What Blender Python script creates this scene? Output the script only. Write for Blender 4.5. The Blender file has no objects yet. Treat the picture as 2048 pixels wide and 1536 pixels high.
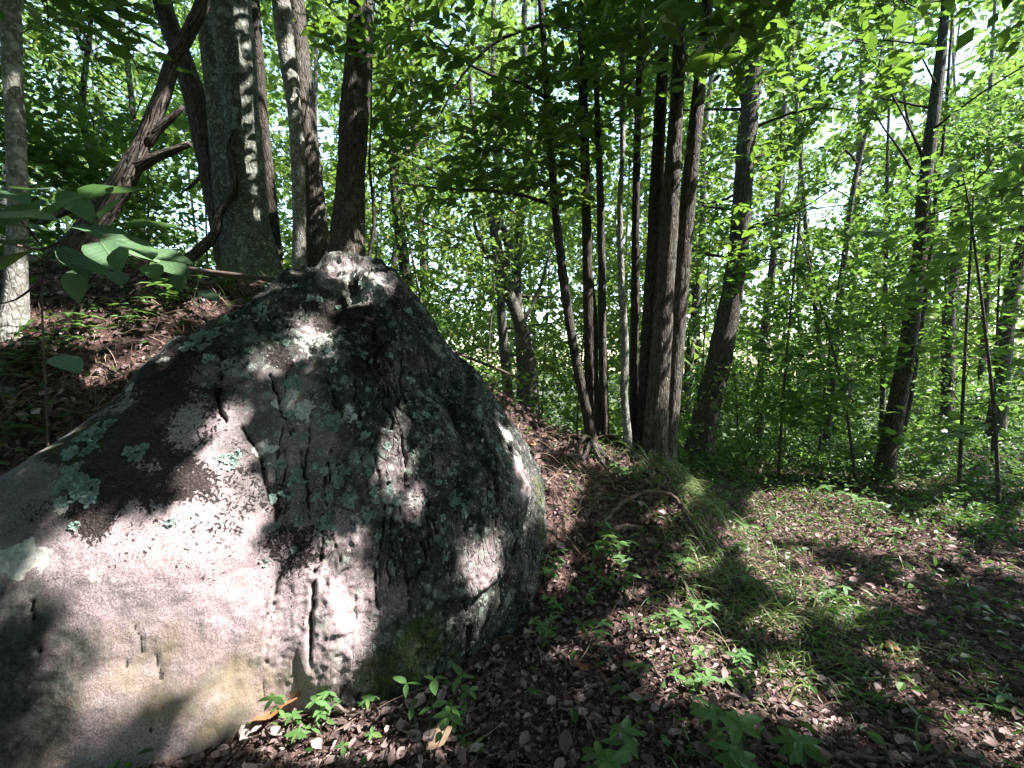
import bpy, math, random
import numpy as np
from mathutils import Vector, Matrix
from mathutils.bvhtree import BVHTree

random.seed(5)
rng = np.random.default_rng(11)
SC = bpy.context.scene
COL = SC.collection
R = math.radians

# ------------------------------------------------------------------ camera, sky, sun, exposure
CAM = np.array([0.0, 0.0, 1.6]); PITCH = R(-2.0); LENS = 16.0; F = 2048 * LENS / 36.0
cd = bpy.data.cameras.new('camera'); cd.lens = LENS; cd.sensor_width = 36; cd.clip_start = 0.05; cd.clip_end = 2000
cam = bpy.data.objects.new('camera', cd); COL.objects.link(cam)
cam.location = CAM; cam.rotation_euler = (R(90) + PITCH, 0, 0); SC.camera = cam
FW = np.array([0, math.cos(PITCH), math.sin(PITCH)]); UP = np.array([0, -math.sin(PITCH), math.cos(PITCH)])
RT = np.array([1.0, 0, 0])

SUN = np.array([0.62, -0.10, 0.78]); SUN /= np.linalg.norm(SUN)
EL = math.asin(SUN[2]); AZ = math.atan2(SUN[0], SUN[1])
wd = bpy.data.worlds.new('World'); SC.world = wd; wd.use_nodes = True
wn = wd.node_tree; bg = wn.nodes['Background']
sky = wn.nodes.new('ShaderNodeTexSky'); sky.sky_type = 'NISHITA'; sky.sun_disc = False
sky.sun_elevation = EL; sky.sun_rotation = AZ; sky.altitude = 600; sky.air_density = 1.4; sky.dust_density = 0.9
wn.links.new(sky.outputs[0], bg.inputs[0]); bg.inputs[1].default_value = 0.15
sl = bpy.data.lights.new('sun', 'SUN'); sl.energy = 4.4; sl.angle = R(0.53); sl.color = (1.0, 0.93, 0.90)
so = bpy.data.objects.new('sun', sl); COL.objects.link(so)
so.rotation_euler = Vector(SUN).to_track_quat('Z', 'Y').to_euler()
SC.view_settings.view_transform = 'Standard'; SC.view_settings.look = 'None'
SC.view_settings.gamma = 1.0; SC.view_settings.exposure = 2.4; SC.view_settings.use_curve_mapping = False
SC.render.engine = 'CYCLES'
cy = SC.cycles
cy.max_bounces = 7; cy.diffuse_bounces = 4; cy.glossy_bounces = 2; cy.transmission_bounces = 4
cy.transparent_max_bounces = 4; cy.caustics_reflective = False; cy.caustics_refractive = False
cy.sample_clamp_indirect = 6; cy.use_denoising = True
try: cy.denoiser = 'OPENIMAGEDENOISE'
except Exception: pass

# ------------------------------------------------------------------ numeric helpers
def P(u, v, d):
    """a point of the place seen at (u, v) of the 2048x1536 photograph, d metres ahead"""
    return CAM + d * (FW + (u - 1024) / F * RT + (768 - v) / F * UP)
def proj(p):
    r = p - CAM; d = r @ FW; d = np.where(np.abs(d) < 1e-4, 1e-4, d)
    return 1024 + F * r[:, 0] / d, 768 - F * (r @ UP) / d, d
def unit(a): return a / np.maximum(np.linalg.norm(a, axis=-1, keepdims=True), 1e-9)
def sst(a, b, x):
    t = np.clip((x - a) / (b - a), 0, 1); return t * t * (3 - 2 * t)
def _h(i, j, k, s):
    n = (i.astype(np.int64) * 374761393 + j.astype(np.int64) * 668265263 + k.astype(np.int64) * 2147483647 + s * 1274126177) & 0xffffffff
    n = ((n ^ (n >> 13)) * 1274126177) & 0xffffffff
    n = ((n ^ (n >> 16)) * 2246822519) & 0xffffffff
    return ((n ^ (n >> 15)) & 0xffffff) / 0xffffff
def vnoise(p, s=0):
    f = np.floor(p); t = p - f; t = t * t * t * (t * (t * 6 - 15) + 10)
    i, j, k = (f[:, a].astype(np.int64) for a in range(3)); r = 0
    for a in (0, 1):
        for b in (0, 1):
            for c in (0, 1):
                w = (t[:, 0] if a else 1 - t[:, 0]) * (t[:, 1] if b else 1 - t[:, 1]) * (t[:, 2] if c else 1 - t[:, 2])
                r = r + w * _h(i + a, j + b, k + c, s)
    return r * 2 - 1
def fbm(p, o=4, s=0):
    r = 0; a = 1.0; q = np.array(p, float)
    for n in range(o):
        r = r + a * vnoise(q, s + n); a *= .5; q = q * 2.03 + 7.1
    return r
def ridged(p, o=3, s=0):
    r = 0; a = 1.0; q = np.array(p, float)
    for n in range(o):
        r = r + a * (1 - np.abs(vnoise(q, s + n))); a *= .5; q = q * 2.1 + 3.3
    return r
def v3(x, y, z): return np.stack(np.broadcast_arrays(x, y, z), -1).astype(float)

# ------------------------------------------------------------------ mesh helpers
def mesh_np(name, V, F4, attrs=None, smooth=True, mat=None):
    me = bpy.data.meshes.new(name)
    F4 = [f for f in (F4 if isinstance(F4, list) else [F4]) if len(f)]
    V = np.asarray(V, np.float32); me.vertices.add(len(V)); me.vertices.foreach_set('co', V.ravel())
    loops = np.concatenate([f.ravel() for f in F4]).astype(np.int32)
    tot = np.concatenate([np.full(len(f), f.shape[1], np.int32) for f in F4])
    me.loops.add(len(loops)); me.loops.foreach_set('vertex_index', loops)
    me.polygons.add(len(tot)); me.polygons.foreach_set('loop_start', (np.cumsum(tot) - tot).astype(np.int32))
    me.polygons.foreach_set('loop_total', tot)
    me.polygons.foreach_set('use_smooth', np.full(len(tot), smooth, bool))
    for k, a in (attrs or {}).items():
        a = np.asarray(a, np.float32)
        t = me.attributes.new(k, 'FLOAT' if a.ndim == 1 else 'FLOAT_VECTOR', 'POINT')
        t.data.foreach_set('value' if a.ndim == 1 else 'vector', a.ravel())
    me.update(calc_edges=True)
    if mat: me.materials.append(mat)
    return me
def tag(o, label=None, cat=None, group=None, kind=None):
    if label: o['label'] = label
    if cat: o['category'] = cat
    if group: o['group'] = group
    if kind: o['kind'] = kind
    return o
def empty(name, loc, label, cat, group=None):
    o = bpy.data.objects.new(name, None); COL.objects.link(o); o.location = loc; o.empty_display_size = .1
    return tag(o, label, cat, group)
def put(name, V, F4, mat, parent=None, attrs=None, smooth=True, kind=None):
    """V in world metres; stored relative to the thing's base"""
    off = np.array(parent.location) if parent is not None and parent.parent is None else np.zeros(3)
    if parent is not None and parent.parent is not None: off = np.array(parent.parent.location)
    me = mesh_np(name, np.asarray(V) - off, F4, attrs, smooth, mat)
    o = bpy.data.objects.new(name, me); COL.objects.link(o)
    if parent is not None: o.parent = parent
    if kind: o['kind'] = kind
    return o
class Bag:
    def __init__(s): s.V = []; s.F = []; s.A = {}; s.n = 0
    def add(s, V, F4, **attrs):
        s.V.append(V)
        for f in (F4 if isinstance(F4, list) else [F4]): s.F.append(f + s.n)
        for k, a in attrs.items(): s.A.setdefault(k, []).append(a)
        s.n += len(V)
    def put(s, name, mat, parent=None, kind=None, smooth=True):
        if not s.n: return None
        q = [f for f in s.F if f.shape[1] == 4]; t = [f for f in s.F if f.shape[1] == 3]
        F4 = ([np.concatenate(q)] if q else []) + ([np.concatenate(t)] if t else [])
        return put(name, np.concatenate(s.V), F4, mat, parent, {k: np.concatenate(a) for k, a in s.A.items()}, smooth, kind)

def smooth_path(pts, rad, step):
    pts = np.asarray(pts, float); rad = np.asarray(rad, float)
    q = np.vstack([2 * pts[0] - pts[1], pts, 2 * pts[-1] - pts[-2]]); out = []; ro = []
    for i in range(1, len(q) - 2):
        n = max(1, int(np.linalg.norm(q[i + 1] - q[i]) / step))
        t = np.linspace(0, 1, n, endpoint=False)[:, None]
        a, b, c, d = q[i - 1], q[i], q[i + 1], q[i + 2]
        out.append(.5 * (2 * b + (c - a) * t + (2 * a - 5 * b + 4 * c - d) * t * t + (3 * b - a - 3 * c + d) * t ** 3))
        ro.append(rad[i - 1] + (rad[i] - rad[i - 1]) * t[:, 0])
    out.append(pts[-1:]); ro.append(rad[-1:])
    return np.concatenate(out), np.concatenate(ro)
def tube(path, rad, sides=8, bark=None, seed=0, lump=0.0):
    n = len(path); T = unit(np.gradient(path, axis=0))
    ref = np.array([0, 1.0, 0]) if abs(T[0][1]) < .8 else np.array([1.0, 0, 0])
    U = np.zeros((n, 3)); u = ref
    for i in range(n):
        u = u - T[i] * (u @ T[i]); u /= max(np.linalg.norm(u), 1e-9); U[i] = u
    W = np.cross(T, U); th = np.linspace(0, 2 * math.pi, sides, endpoint=False)
    s = np.concatenate([[0], np.cumsum(np.linalg.norm(np.diff(path, axis=0), axis=1))])
    c, sn = np.cos(th), np.sin(th); rr = np.repeat(np.asarray(rad)[:, None], sides, 1)
    S_, TH = np.meshgrid(s, th, indexing='ij')
    if lump: rr = rr * (1 + lump * fbm(v3(np.cos(TH) * 1.1, np.sin(TH) * 1.1, S_ * 2.2).reshape(-1, 3), 2, seed).reshape(rr.shape))
    bk = np.stack([rr * c, rr * sn, S_], -1).reshape(-1, 3)
    if bark == 'furrow':
        q = bk * np.array([38, 38, 7.0]) + seed
        q[:, 0] += .8 * vnoise(bk * 9, seed)
        rr = rr + (.013 * (ridged(q, 2, seed).reshape(rr.shape) - 1.1)) * np.clip(rr / .12, .35, 1)
    elif bark == 'smooth':
        rr = rr + .004 * fbm(bk * np.array([14, 14, 9.0]), 3, seed).reshape(rr.shape)
    V = (path[:, None, :] + rr[..., None] * (c[None, :, None] * U[:, None, :] + sn[None, :, None] * W[:, None, :])).reshape(-1, 3)
    i = np.arange(n - 1)[:, None] * sides; j = np.arange(sides)[None, :]; k = (j + 1) % sides
    Q = np.stack([i + j, i + k, i + sides + k, i + sides + j], -1).reshape(-1, 4)
    V = np.vstack([V, path[:1], path[-1:]]); bk = np.vstack([bk, [[0, 0, 0]], [[0, 0, s[-1]]]])
    a = np.arange(sides); b = (a + 1) % sides
    T3 = np.vstack([np.stack([b, a, np.full(sides, n * sides)], -1), np.stack([(n - 1) * sides + a, (n - 1) * sides + b, np.full(sides, n * sides + 1)], -1)])
    return V, [Q, T3], bk

# leaf templates: along, across, height
TM = {
 'far': (np.array([[0, 0, 0], [.45, .5, .0], [1, 0, 0], [.45, -.5, .0]]), np.array([[0, 1, 2, 3]])),
 'mid': (np.array([[0, 0, 0], [.33, .5, .1], [.72, .36, .07], [1, 0, -.06], [.72, -.36, .07], [.33, -.5, .1]]), np.array([[0, 1, 2, 3], [0, 3, 4, 5]])),
}
def maple_tm():
    o = [(0, 0), (.02, .22), (.18, .34), (.22, .62), (.42, .42), (.62, .5), (.68, .22), (1, 0)]
    v = [(.3, 0, 0)] + [(a, b, .05 * b) for a, b in o] + [(a, -b, .05 * b) for a, b in o[-2:0:-1]]
    n = len(v) - 1
    return np.array(v, float), np.array([[0, 1 + i, 1 + (i + 1) % n] for i in range(n)])
TM['maple'] = maple_tm()
def leaves(Pp, D, N, L, W, tm='mid'):
    T, Fq = TM[tm]; D = unit(D); S_ = unit(np.cross(N, D)); N = np.cross(D, S_)
    L = np.broadcast_to(L, len(Pp)); W = np.broadcast_to(W, len(Pp))
    V = Pp[:, None, :] + T[None, :, 0:1] * D[:, None, :] * L[:, None, None] + T[None, :, 1:2] * S_[:, None, :] * (L * W)[:, None, None] + T[None, :, 2:3] * N[:, None, :] * L[:, None, None]
    k = len(T); Fa = (np.arange(len(Pp))[:, None, None] * k + Fq[None]).reshape(-1, Fq.shape[1])
    return V.reshape(-1, 3), Fa, np.repeat(rng.random(len(Pp)), k)
def strands(Pp, D, L, w, droop, segs=5):
    """thin tapering blades: grass, dead grass, rootlets"""
    n = len(Pp); t = np.linspace(0, 1, segs + 1)[None, :, None]; D = unit(D)
    L = np.broadcast_to(L, n)[:, None, None]; w = np.broadcast_to(w, n)[:, None, None]
    side = unit(np.cross(D, rng.normal(size=(n, 3))))[:, None, :]
    c = Pp[:, None, :] + D[:, None, :] * L * t + np.array([0, 0, -1.0]) * (np.broadcast_to(droop, n)[:, None, None] * L * t * t)
    c = c + side * (L * .12 * np.sin(t * 3 + rng.random((n, 1, 1)) * 6))
    ww = w * (1 - .85 * t)
    V = np.stack([c - side * ww, c + side * ww], 2).reshape(-1, 3)
    i = np.arange(segs)[None, :] * 2 + np.arange(n)[:, None] * (2 * segs + 2)
    Q = np.stack([i, i + 1, i + 3, i + 2], -1).reshape(-1, 4)
    return V, Q, np.repeat(rng.random(n), 2 * segs + 2)

# ------------------------------------------------------------------ materials
def mat_new(name):
    m = bpy.data.materials.new(name); m.use_nodes = True; nt = m.node_tree
    return m, nt, nt.nodes['Principled BSDF']
class NT:
    def __init__(s, nt): s.nt = nt
    def n(s, t, **kw):
        x = s.nt.nodes.new(t)
        for k, v in kw.items(): setattr(x, k, v)
        return x
    def set(s, sock, v):
        if hasattr(v, 'is_output') or isinstance(v, bpy.types.NodeSocket): s.nt.links.new(v, sock)
        else: sock.default_value = v
    def noise(s, vec, scale, detail=4, rough=.55, dist=0):
        x = s.n('ShaderNodeTexNoise'); s.set(x.inputs['Scale'], scale); x.inputs['Detail'].default_value = detail
        x.inputs['Roughness'].default_value = rough; x.inputs['Distortion'].default_value = dist
        if vec is not None: s.set(x.inputs['Vector'], vec)
        return x.outputs['Fac']
    def voro(s, vec, scale, feature='F1', out='Distance', rnd=1):
        x = s.n('ShaderNodeTexVoronoi', feature=feature); x.inputs['Scale'].default_value = scale
        x.inputs['Randomness'].default_value = rnd
        if vec is not None: s.set(x.inputs['Vector'], vec)
        return x.outputs[out]
    def ramp(s, fac, *stops):
        x = s.n('ShaderNodeValToRGB'); e = x.color_ramp.elements
        while len(e) < len(stops): e.new(.5)
        for el, (p, c) in zip(e, stops):
            el.position = p; el.color = (c, c, c, 1) if isinstance(c, (int, float)) else (*c, 1)
        s.set(x.inputs[0], fac); return x.outputs[0]
    def mix(s, fac, a, b):
        x = s.n('ShaderNodeMix', data_type='RGBA'); s.set(x.inputs[0], fac)
        s.set(x.inputs[6], a if not isinstance(a, tuple) else (*a, 1)); s.set(x.inputs[7], b if not isinstance(b, tuple) else (*b, 1))
        return x.outputs[2]
    def math(s, op, a, b=0.0, clamp=False):
        x = s.n('ShaderNodeMath', operation=op, use_clamp=clamp); s.set(x.inputs[0], a); s.set(x.inputs[1], b); return x.outputs[0]
    def attr(s, name, out='Fac'):
        x = s.n('ShaderNodeAttribute', attribute_name=name); return x.outputs[out]
    def obj(s): return s.n('ShaderNodeTexCoord').outputs['Object']
    def map(s, vec, scale):
        x = s.n('ShaderNodeMapping'); x.inputs['Scale'].default_value = scale; s.set(x.inputs['Vector'], vec); return x.outputs[0]
    def bump(s, h, strength, dist, bs):
        x = s.n('ShaderNodeBump'); x.inputs['Strength'].default_value = strength; x.inputs['Distance'].default_value = dist
        s.set(x.inputs['Height'], h); s.set(bs.inputs['Normal'], x.outputs[0])

def leaf_mat(name, stops, trans, tw=.45, rough=.42, spec=.35, veins=False, perobj=False):
    m, nt, b = mat_new(name); g = NT(nt)
    r = g.n('ShaderNodeObjectInfo').outputs['Random'] if perobj else g.attr('rnd')
    col = g.ramp(r, *stops)
    big = g.noise(g.n('ShaderNodeNewGeometry').outputs['Position'], 1.1, 2)
    col = g.mix(g.math('MULTIPLY', g.ramp(big, (.35, 0.0), (.65, 1.0)), .35), col, g.mix(.5, col, stops[-1][1]))
    if veins:
        co = g.obj(); sx = g.n('ShaderNodeSeparateXYZ'); g.set(sx.inputs[0], co)
        ay = g.math('ABSOLUTE', sx.outputs[1])
        w = g.math('FRACT', g.math('MULTIPLY', g.math('SUBTRACT', sx.outputs[0], g.math('MULTIPLY', ay, .8)), 9.0))
        ve = g.math('MAXIMUM', g.ramp(w, (.0, 1.0), (.1, 0.0)), g.ramp(ay, (0.0, 1.0), (.02, 0.0)))
        col = g.mix(g.math('MULTIPLY', ve, .35), col, (.16, .24, .08))
        g.bump(g.math('ADD', ve, g.noise(co, 14, 2)), .35, .01, b)
    g.set(b.inputs['Base Color'], col); b.inputs['Roughness'].default_value = rough
    b.inputs['Specular IOR Level'].default_value = spec
    t = g.n('ShaderNodeBsdfTranslucent'); g.set(t.inputs[0], g.mix(.6, col, trans))
    mx = g.n('ShaderNodeMixShader'); mx.inputs[0].default_value = tw
    nt.links.new(b.outputs[0], mx.inputs[1]); nt.links.new(t.outputs[0], mx.inputs[2])
    nt.links.new(mx.outputs[0], nt.nodes['Material Output'].inputs[0]); return m
M = {}
M['canopy'] = leaf_mat('canopy_leaf', ((0, (.035, .085, .018)), (.5, (.055, .125, .022)), (1, (.10, .17, .03))), (.21, .38, .04), tw=.42)
M['canopy_big'] = leaf_mat('broad_leaf', ((0, (.03, .08, .02)), (.6, (.05, .12, .025)), (1, (.09, .16, .03))), (.25, .44, .04), veins=True, perobj=True)
M['shrub'] = leaf_mat('shrub_leaf', ((0, (.06, .14, .075)), (.8, (.09, .19, .11)), (.95, (.13, .19, .05)), (1, (.20, .22, .05))), (.14, .30, .06), tw=.28, rough=.5, spec=.3, veins=True, perobj=True)
M['herb'] = leaf_mat('herb_leaf', ((0, (.07, .16, .05)), (.7, (.10, .21, .07)), (1, (.14, .24, .06))), (.22, .38, .06), tw=.35, veins=True, perobj=True)
M['understory'] = leaf_mat('understory_leaf', ((0, (.04, .10, .025)), (.6, (.06, .15, .035)), (1, (.12, .20, .04))), (.23, .42, .06), tw=.44)
M['far'] = leaf_mat('far_leaf', ((0, (.05, .11, .03)), (.6, (.085, .17, .04)), (.9, (.15, .21, .04)), (1, (.28, .24, .05))), (.26, .42, .07), tw=.46)
M['cover'] = leaf_mat('ground_cover_leaf', ((0, (.035, .09, .03)), (.7, (.055, .13, .04)), (1, (.11, .18, .04))), (.18, .34, .05), tw=.35)
M['grass'] = leaf_mat('grass_blade', ((0, (.07, .14, .04)), (.7, (.11, .20, .06)), (.86, (.16, .2, .07)), (1, (.30, .24, .14))), (.2, .32, .06), tw=.3)
M['straw'] = leaf_mat('dead_grass', ((0, (.10, .08, .055)), (.6, (.20, .155, .11)), (1, (.34, .27, .19))), (.25, .18, .1), tw=.12, rough=.7, spec=.15)
M['litter'] = leaf_mat('dead_leaf', ((0, (.035, .024, .021)), (.35, (.085, .060, .054)), (.7, (.20, .142, .132)), (.92, (.35, .265, .25)), (1, (.46, .37, .33))), (.3, .15, .08), tw=.12, rough=.7, spec=.2)
M['fallen'] = leaf_mat('dry_orange_leaf', ((0, (.30, .13, .05)), (.5, (.42, .20, .08)), (1, (.40, .30, .22))), (.4, .16, .05), tw=.2, rough=.7, spec=.2, veins=True, perobj=True)
M['fallen_pale'] = leaf_mat('dry_pale_leaf', ((0, (.36, .30, .29)), (1, (.45, .38, .36))), (.3, .2, .16), tw=.15, rough=.7, spec=.2, veins=True, perobj=True)

def bark_mat(name, dark, light, spots=None, sp=.5, crack=1.0, zs=.22, scale=30, bump=.6):
    m, nt, b = mat_new(name); g = NT(nt); bk = g.attr('bk', 'Vector')
    st = g.map(bk, (1, 1, zs))
    n1 = g.noise(st, scale, 6, .62, .4); n2 = g.noise(bk, 3.2, 3); fis = g.voro(g.map(bk, (1, 1, zs * .8)), scale * 1.5, 'DISTANCE_TO_EDGE')
    col = g.ramp(n1, (.3, dark), (.62, light))
    col = g.mix(g.math('MULTIPLY', g.ramp(n2, (.35, 1.0), (.65, 0.0)), .5), col, tuple(c * .55 for c in light))
    fr = g.ramp(fis, (0.0, 1.0), (.16, 0.0))
    col = g.mix(g.math('MULTIPLY', fr, .55 * crack), col, tuple(c * .45 for c in dark))
    h = g.math('SUBTRACT', n1, g.math('MULTIPLY', fr, .7 * crack))
    if spots:
        w = g.noise(bk, 26, 5, .65)
        q = g.n('ShaderNodeVectorMath', operation='ADD'); g.set(q.inputs[0], bk)
        ws = g.n('ShaderNodeVectorMath', operation='SCALE'); nz = g.n('ShaderNodeTexNoise'); nz.inputs['Scale'].default_value = 22
        g.set(nz.inputs['Vector'], bk); g.set(ws.inputs[0], nz.outputs['Color']); ws.inputs['Scale'].default_value = .05
        g.set(q.inputs[1], ws.outputs[0])
        v = g.voro(q.outputs[0], 11); v2 = g.voro(q.outputs[0], 34)
        big = g.noise(bk, 2.0, 3)
        a = g.math('MULTIPLY', g.ramp(v, (.28, 1.0), (.40, 0.0)), g.ramp(big, (.40, 0.0), (.55, 1.0)))
        c2 = g.math('MULTIPLY', g.ramp(v2, (.3, 1.0), (.42, 0.0)), g.ramp(w, (.42, 0.0), (.52, 1.0)))
        f = g.math('MULTIPLY', g.math('MAXIMUM', a, c2), sp)
        col = g.mix(f, col, spots); h = g.math('ADD', h, g.math('MULTIPLY', f, .25))
    g.set(b.inputs['Base Color'], col); b.inputs['Roughness'].default_value = .88; b.inputs['Specular IOR Level'].default_value = .2
    g.bump(h, bump, .02, b); return m
M['bark_pale'] = bark_mat('mottled_pale_bark', (.09, .085, .07), (.27, .27, .235), (.42, .45, .40), .8, .5, .5, 26)
M['bark_lichen'] = bark_mat('lichen_spotted_bark', (.055, .06, .045), (.15, .16, .125), (.33, .37, .32), .75, .5, .4, 30)
M['bark_furrow'] = bark_mat('furrowed_bark', (.035, .03, .024), (.15, .135, .11), (.22, .24, .2), .4, 1.0, .13, 42, .9)
M['bark_dark'] = bark_mat('dark_brown_bark', (.022, .019, .016), (.085, .074, .060), (.16, .15, .12), .3, .8, .18, 40, .8)
M['bark_dead'] = bark_mat('dead_weathered_wood', (.030, .026, .022), (.165, .14, .118), (.26, .235, .21), .35, 1.0, .12, 30, .9)
M['bark_far'] = bark_mat('grey_forest_bark', (.03, .028, .024), (.11, .10, .085), (.2, .21, .18), .5, .5, .3, 22, .5)
M['twig'] = bark_mat('grey_brown_twig', (.05, .04, .032), (.17, .13, .105), None, 0, .3, .2, 60, .4)
M['stem'] = leaf_mat('green_stem', ((0, (.07, .11, .04)), (1, (.12, .13, .06))), (.1, .15, .05), tw=.1)

def ground_mat():
    m, nt, b = mat_new('leaf_litter_soil'); g = NT(nt); o = g.obj()
    v = g.n('ShaderNodeTexVoronoi', feature='F1'); v.inputs['Scale'].default_value = 34; g.set(v.inputs['Vector'], g.map(o, (1, 1.0, .6)))
    sx = g.n('ShaderNodeSeparateColor'); g.set(sx.inputs[0], v.outputs['Color'])
    col = g.ramp(sx.outputs[0], (0, (.022, .014, .012)), (.45, (.065, .040, .034)), (.8, (.13, .08, .066)), (1, (.21, .14, .115)))
    n = g.noise(o, 120, 4); col = g.mix(g.ramp(n, (.35, .55), (.6, 0.0)), col, (.02, .014, .012))
    gr = g.noise(o, 2.2, 5, .6); sy = g.n('ShaderNodeSeparateXYZ'); g.set(sy.inputs[0], o)
    far = g.ramp(g.math('DIVIDE', sy.outputs[1], 20.0), (.35, 0.0), (.5, 1.0))
    col = g.mix(g.math('MULTIPLY', far, g.ramp(gr, (.4, .2), (.6, .9))), col, (.035, .07, .02))
    g.set(b.inputs['Base Color'], col); b.inputs['Roughness'].default_value = .9; b.inputs['Specular IOR Level'].default_value = .2
    g.bump(g.math('ADD', g.math('MULTIPLY', v.outputs['Distance'], 1.2), n), .9, .02, b); return m
M['ground'] = ground_mat()

def rock_mat():
    m, nt, b = mat_new('weathered_granite'); g = NT(nt); o = g.obj()
    q = g.n('ShaderNodeVectorMath', operation='ADD'); g.set(q.inputs[0], o)
    ws = g.n('ShaderNodeVectorMath', operation='SCALE'); nz = g.n('ShaderNodeTexNoise'); nz.inputs['Scale'].default_value = 18; nz.inputs['Detail'].default_value = 5
    g.set(nz.inputs['Vector'], o); g.set(ws.inputs[0], nz.outputs['Color']); ws.inputs['Scale'].default_value = .05; g.set(q.inputs[1], ws.outputs[0]); qw = q.outputs[0]
    grain = g.noise(o, 125, 4, .75); mot = g.noise(o, 9, 5, .6); big = g.noise(o, 1.7, 4, .6)
    col = g.ramp(grain, (.30, (.10, .073, .075)), (.48, (.29, .228, .235)), (.64, (.49, .405, .425)))
    col = g.mix(g.ramp(mot, (.35, .45), (.6, 0.0)), col, (.19, .165, .15))
    # ochre stain near the foot
    oc = g.math('MULTIPLY', g.attr('ochre'), g.ramp(g.noise(o, 5, 5, .65), (.35, .1), (.62, 1.0)))
    col = g.mix(g.math('MULTIPLY', oc, .75), col, (.20, .165, .085))
    # grey-green algal film, deepened by shade put into the colour
    film_shade = g.math('MULTIPLY', g.attr('film_shade'), g.ramp(g.noise(o, 7, 6, .68), (.22, .35), (.5, 1.0)))
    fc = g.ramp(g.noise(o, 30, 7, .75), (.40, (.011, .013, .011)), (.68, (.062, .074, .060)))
    col = g.mix(film_shade, col, fc)
    # crustose lichen discs, two sizes
    for sc, lo, hi, cc, am, key in ((5.5, .36, .42, (.25, .285, .235), .7, .50), (15, .34, .44, (.22, .27, .22), .75, .46), (42, .3, .45, (.33, .36, .32), .8, .5)):
        vv = g.voro(qw, sc); sp = g.math('MULTIPLY', g.ramp(vv, (lo - .08, 1.0), (hi - .04, 0.0)), g.ramp(g.noise(o, sc * .45, 2), (key, 0.0), (key + .07, 1.0)))
        sp = g.math('MULTIPLY', sp, g.ramp(g.noise(o, 90, 3, .7), (.38, .1), (.5, 1.0)))
        col = g.mix(g.math('MULTIPLY', g.math('MULTIPLY', sp, am), g.attr('crust')), col, cc)
    # fine fissures of the folded rock
    fo = g.n('ShaderNodeVectorMath', operation='ADD'); g.set(fo.inputs[0], o); fs = g.n('ShaderNodeVectorMath', operation='SCALE'); fz = g.n('ShaderNodeTexNoise'); fz.inputs['Scale'].default_value = 3.5; fz.inputs['Detail'].default_value = 4
    g.set(fz.inputs['Vector'], o); g.set(fs.inputs[0], fz.outputs['Color']); fs.inputs['Scale'].default_value = .22; g.set(fo.inputs[1], fs.outputs[0])
    fd = g.voro(g.map(fo.outputs[0], (1, 1, .17)), 8, 'DISTANCE_TO_EDGE'); fd2 = g.voro(g.map(fo.outputs[0], (1, 1, .25)), 23, 'DISTANCE_TO_EDGE')
    fm = g.math('MULTIPLY', g.math('MULTIPLY', g.attr('fold'), g.attr('film_shade')), g.ramp(g.noise(o, 3.3, 3), (.40, .0), (.55, 1.0)))
    fis = g.math('MULTIPLY', g.math('MAXIMUM', g.ramp(fd, (.0, 1.0), (.035, 0.0)), g.math('MULTIPLY', g.ramp(fd2, (.0, 1.0), (.05, 0.0)), .55)), fm)
    col = g.mix(g.math('MULTIPLY', fis, .85), col, (.018, .016, .013))
    # pitted black-brown moss crust, dense mat and strays
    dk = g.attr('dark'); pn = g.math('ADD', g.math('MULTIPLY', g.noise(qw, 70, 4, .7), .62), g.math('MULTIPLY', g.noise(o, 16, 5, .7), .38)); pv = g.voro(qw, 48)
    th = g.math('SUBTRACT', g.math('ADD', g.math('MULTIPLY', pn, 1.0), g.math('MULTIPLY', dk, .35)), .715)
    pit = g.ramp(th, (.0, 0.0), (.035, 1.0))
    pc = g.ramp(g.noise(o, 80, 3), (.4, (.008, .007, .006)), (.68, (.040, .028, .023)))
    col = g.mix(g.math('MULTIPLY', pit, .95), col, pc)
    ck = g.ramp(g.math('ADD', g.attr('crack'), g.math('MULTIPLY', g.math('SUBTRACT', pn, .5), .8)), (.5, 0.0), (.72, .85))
    col = g.mix(ck, col, (.016, .014, .011))  # crevice shade, with some dirt, painted along the cracks
    # pale crust patches and green moss
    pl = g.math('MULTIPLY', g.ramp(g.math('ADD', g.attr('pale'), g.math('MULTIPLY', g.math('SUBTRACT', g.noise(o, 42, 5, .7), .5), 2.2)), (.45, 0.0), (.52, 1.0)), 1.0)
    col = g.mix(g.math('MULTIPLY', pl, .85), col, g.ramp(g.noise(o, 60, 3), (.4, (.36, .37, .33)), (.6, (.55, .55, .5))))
    ms = g.math('MULTIPLY', g.attr('moss'), g.ramp(g.noise(o, 16, 5, .7), (.38, .0), (.58, 1.0)))
    col = g.mix(g.math('MULTIPLY', ms, .85), col, g.ramp(g.noise(o, 110, 2), (.35, (.025, .04, .008)), (.65, (.09, .12, .02))))
    g.set(b.inputs['Base Color'], col); b.inputs['Roughness'].default_value = .86; b.inputs['Specular IOR Level'].default_value = .25
    h = g.math('ADD', g.math('MULTIPLY', grain, .10), g.math('MULTIPLY', mot, .35))
    h = g.math('SUBTRACT', h, g.math('MULTIPLY', fis, .9)); h = g.math('ADD', h, g.math('MULTIPLY', pit, g.math('ADD', .2, g.math('MULTIPLY', g.noise(o, 75, 3, .6), 1.1)))); h = g.math('ADD', h, g.math('MULTIPLY', pl, .12)); h = g.math('ADD', h, g.math('MULTIPLY', ms, .3))
    h = g.math('ADD', h, g.math('MULTIPLY', g.noise(g.map(o, (1, 1, .22)), 30, 6, .7), g.math('ADD', g.math('MULTIPLY', g.math('MULTIPLY', g.attr('fold'), film_shade), 1.3), .12)))
    g.bump(h, .85, .022, b); return m
M['rock'] = rock_mat()
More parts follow.
